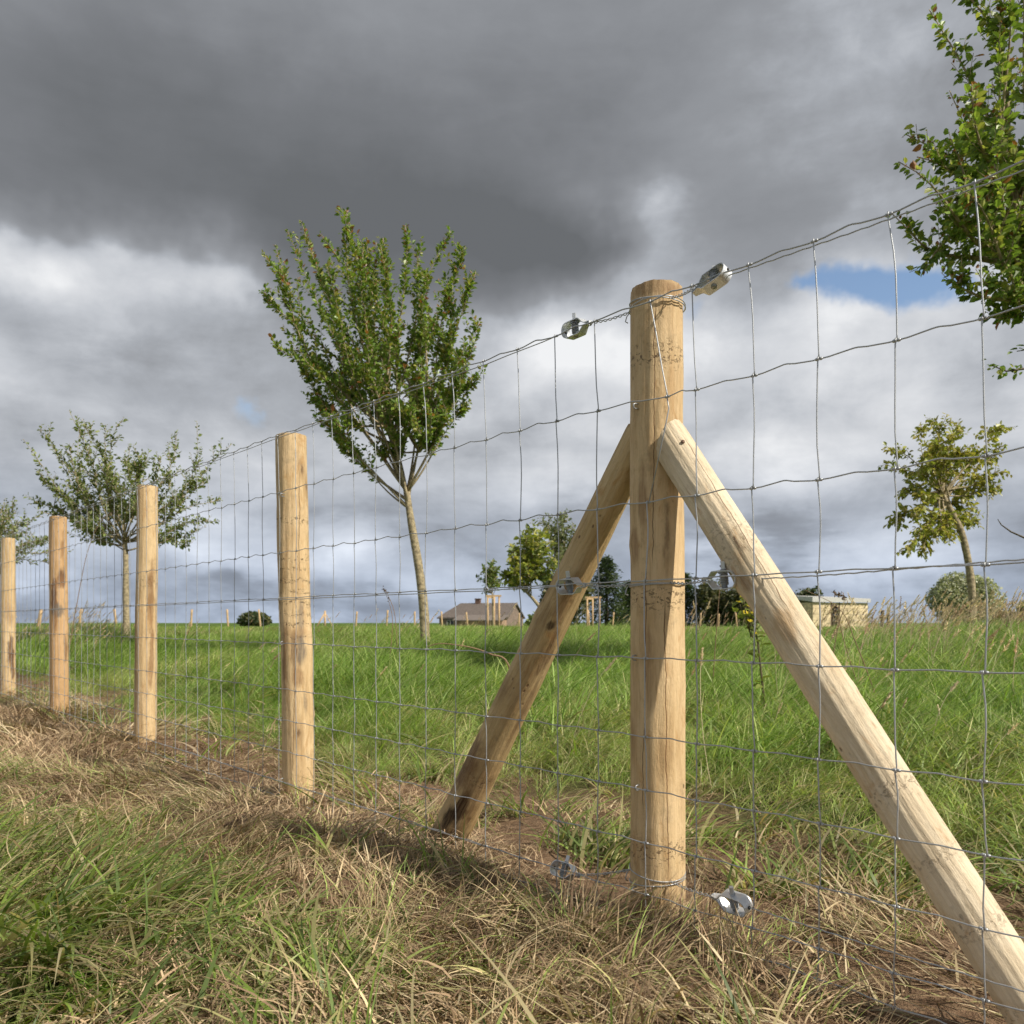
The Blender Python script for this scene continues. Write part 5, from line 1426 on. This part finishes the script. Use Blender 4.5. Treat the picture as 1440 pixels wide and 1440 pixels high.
# distant braced post
c = P(457, 875, 63); gz = float(height(c.x, c.y)); bz = EYE + (875 - 859) / F * 63 - gz
t = empty('far_fence_post', (c.x, c.y, gz), 'distant post braced by two slanting struts right of the second near post', 'fence post', 'posts of the distant fence')
MB().tube([(0, 0, -0.2), (0, 0, bz)], [0.08, 0.07], 10).build('pole', M_FARPOST, t)
MB().tube([(-0.75, -0.05, -0.1), (-0.05, -0.03, bz * 0.82)], [0.06, 0.05], 8).build('strut', M_FARPOST, t)
MB().tube([(0.72, 0.05, -0.1), (0.05, 0.03, bz * 0.82)], [0.035, 0.03], 8).build('strut', M_FARPOST, t)

def stake_frame(x0, x1, yt, D, label):
    a = P(x0, yt, D); b = P(x1, yt, D); gz = float(height((a.x + b.x) / 2, D)); o = Vector(((a.x + b.x) / 2, D, gz))
    t = empty('stake_frame', o, label, 'tree stakes', 'wooden stake frames for young trees')
    hw = (b.x - a.x) / 2; h = a.z - gz
    for (sx, sy) in ((-1, -0.22), (1, -0.22), (0.1, 0.25)): MB().tube([(sx * hw, sy, -0.2), (sx * hw, sy, h)], [0.035, 0.032], 8).build('stake', M_FARPOST, t)
    MB().box((0, -0.22, h + 0.02), (hw + 0.08, 0.035, 0.03)).build('crossbar', M_FARPOST, t, smooth=False)
    mb = MB(); mb.box((-hw * 0.45, 0.0, h - 0.03), (hw * 0.62, 0.02, 0.025), Matrix.Rotation(0.5, 3, 'Z')); mb.build('crossbar', M_FARPOST, t, smooth=False)
stake_frame(686, 702, 839, 30, 'wooden stake frame round the thin sapling near the farmhouse')
stake_frame(825, 842, 841, 32, 'wooden stake frame between the brown strut and the main post')

# ------------------------------------------------------------------ ragwort with yellow flowers
def ragwort():
    D = 4.4; b = P(1078, 1010, D); gz = float(height(b.x, b.y))
    t = empty('ragwort_plant', (b.x, b.y, gz), 'tall weed with small yellow flowers left of the pale strut', 'plant')
    base = Vector((b.x, b.y, gz)); r = random.Random(8)
    stem = [base, P(1072, 960, D), P(1066, 905, D), P(1060, 880, D)]
    mb = MB(); mb.tube([p - base for p in stem], [0.007, 0.006, 0.005, 0.004], 7)
    heads = [(1040, 829), (1047, 833), (1051, 845), (1057, 850), (1049, 861), (1056, 862), (1063, 866), (1064, 858), (1068, 875), (1044, 840), (1062, 890), (1053, 872), (1036, 846)]
    tips = []
    for (x, y) in heads:
        e = P(x, y, D); e.y += r.uniform(-0.05, 0.05); s_ = P(1060 + (x - 1060) * 0.2, 885 + r.uniform(-6, 12), D)
        mid = s_.lerp(e, 0.5) + Vector((0, 0, -0.012)); mb.tube([s_ - base, mid - base, e - base], [0.0022, 0.0018, 0.0014], 5); tips.append(e - base)
    mb.build('stem', mat_plain('weed_stem', (0.13, 0.11, 0.05), 0.8), t)
    C, Dv, N_, S_, T_ = [], [], [], [], []
    for i in range(60):
        s_ = r.random(); k = min(2, int(s_ * 3)); p = stem[k].lerp(stem[k + 1], s_ * 3 - k) if r.random() < 0.6 else base + r.choice(tips) + Vector((0, 0, -r.uniform(0.015, 0.07)))
        C.append(tuple(p - base + Vector((r.gauss(0, 1), r.gauss(0, 1), 0)) * 0.006)); Dv.append((r.gauss(0, 1), r.gauss(0, 1), r.gauss(0.1, 0.5))); N_.append((r.gauss(0, 0.6), r.gauss(0, 0.6), 1)); S_.append(r.uniform(0.03, 0.07)); T_.append(np.array((0.16, 0.20, 0.05)) * r.uniform(0.6, 1.3))
    leaf_mesh('leaves', C, Dv, N_, np.array(S_), np.array(T_), t, M_LEAF, wide=0.25)
    yel = mat_plain('yellow_petal', (0.80, 0.62, 0.02), 0.6, var=0.1); 
    for tp in tips:
        fb = MB(); nrm = Vector((r.gauss(0, 0.3), -0.5 + r.gauss(0, 0.3), 1)).normalized(); u = nrm.orthogonal().normalized(); v_ = nrm.cross(u); R_ = r.uniform(0.015, 0.021)
        for k in range(12):
            an = k * math.pi / 6; d_ = u * math.cos(an) + v_ * math.sin(an); q = u * -math.sin(an) + v_ * math.cos(an)
            fb.quad(tp + d_ * 0.003, tp + d_ * R_ * 0.6 + q * 0.0022, tp + d_ * R_ - nrm * 0.001, tp + d_ * R_ * 0.6 - q * 0.0022)
        fb.tube([tp - nrm * 0.002, tp + nrm * 0.002, tp + nrm * 0.0035], [0.003, 0.0045, 0.0025], 8)
        fb.build('flower', yel, t, smooth=False)
ragwort()

def dead_stem(px_path, D, label, r0=0.004, seeds=0, seed=1):
    pts = [P(x, y, D) for x, y in px_path]; base = pts[0].copy(); base.z = float(height(base.x, base.y)); pts[0] = base.copy()
    sm = []
    for i in range(len(pts) - 1):
        for k in range(5):
            t_ = k / 5; p0 = pts[max(0, i - 1)]; p1 = pts[i]; p2 = pts[i + 1]; p3 = pts[min(len(pts) - 1, i + 2)]
            sm.append(0.5 * ((2 * p1) + (p2 - p0) * t_ + (2 * p0 - 5 * p1 + 4 * p2 - p3) * t_ ** 2 + (3 * p1 - p0 - 3 * p2 + p3) * t_ ** 3))
    sm.append(pts[-1])
    t = empty('dead_stem', base, label, 'dry stem', 'single dry stems in the meadow')
    MB().tube([p - base for p in sm], [max(0.0012, r0 * (1 - 0.75 * i / len(sm))) for i in range(len(sm))], 6).build('stem', bpy.data.materials.get('dry_stem') or mat_plain('dry_stem', (0.26, 0.17, 0.10), 0.85), t)
    r = random.Random(seed)
    if seeds:
        C, Dv, N_, S_, T_ = [], [], [], [], []
        for i in range(seeds):
            k = len(sm) - 1 - int(r.random() * 0.3 * len(sm)); p = sm[k] - base
            C.append(tuple(p + Vector((r.gauss(0, 1), r.gauss(0, 1), r.gauss(0, 1))) * 0.006)); Dv.append((r.gauss(0.4, 0.7), r.gauss(0, 0.7), r.gauss(0, 0.6))); N_.append((r.gauss(0, 1), r.gauss(0, 1), 1)); S_.append(r.uniform(0.010, 0.022)); T_.append(np.array((0.14, 0.10, 0.07)) * r.uniform(0.7, 1.5))
        leaf_mesh('seed_head', C, Dv, N_, np.array(S_), np.array(T_), t, M_STRAW)
dead_stem([(1215, 1010), (1205, 960), (1188, 905), (1176, 860), (1172, 850)], 4.8, 'thin arching dry stem crossing before the pale shed', 0.003, 20, 3)
dead_stem([(1240, 1020), (1225, 960), (1200, 895), (1188, 866), (1170, 848), (1150, 838), (1132, 830)], 4.4, 'long dry stem bent left over the pale shed', 0.003, 0, 4)
dead_stem([(1160, 960), (1175, 900), (1186, 858), (1192, 846), (1182, 838), (1172, 834)], 4.6, 'dark seed head on a dry stem above the shed roof', 0.0025, 45, 5)
dead_stem([(735, 950), (715, 935), (690, 920), (660, 910), (620, 905), (600, 910)], 5.0, 'brown bramble stem arching over the grass left of the brown strut', 0.007, 0, 6)
dead_stem([(1000, 960), (1008, 880), (1012, 830), (1016, 798), (1018, 790)], 5.2, 'reddish dock spike rising behind the middle strainer', 0.003, 70, 7)
dead_stem([(95, 905), (108, 850), (122, 780), (140, 735), (156, 722)], 11.0, 'tall pale plume stalk in front of the broad fruit tree', 0.006, 60, 8)
dead_stem([(545, 905), (552, 880), (548, 850), (541, 832)], 7.5, 'pale seed stalk before the lone distant post', 0.004, 30, 9)
dead_stem([(560, 905), (556, 870), (546, 838), (538, 826)], 7.8, 'pale seed stalk left of the leaning fruit tree trunk', 0.004, 30, 10)

# seed tinted base colour of pine etc. done; keep renders light
S.cycles.max_bounces = 8
S.cycles.diffuse_bounces = 2
S.cycles.adaptive_threshold = 0.02
S.cycles.transmission_bounces = 4
S.cycles.transparent_max_bounces = 6
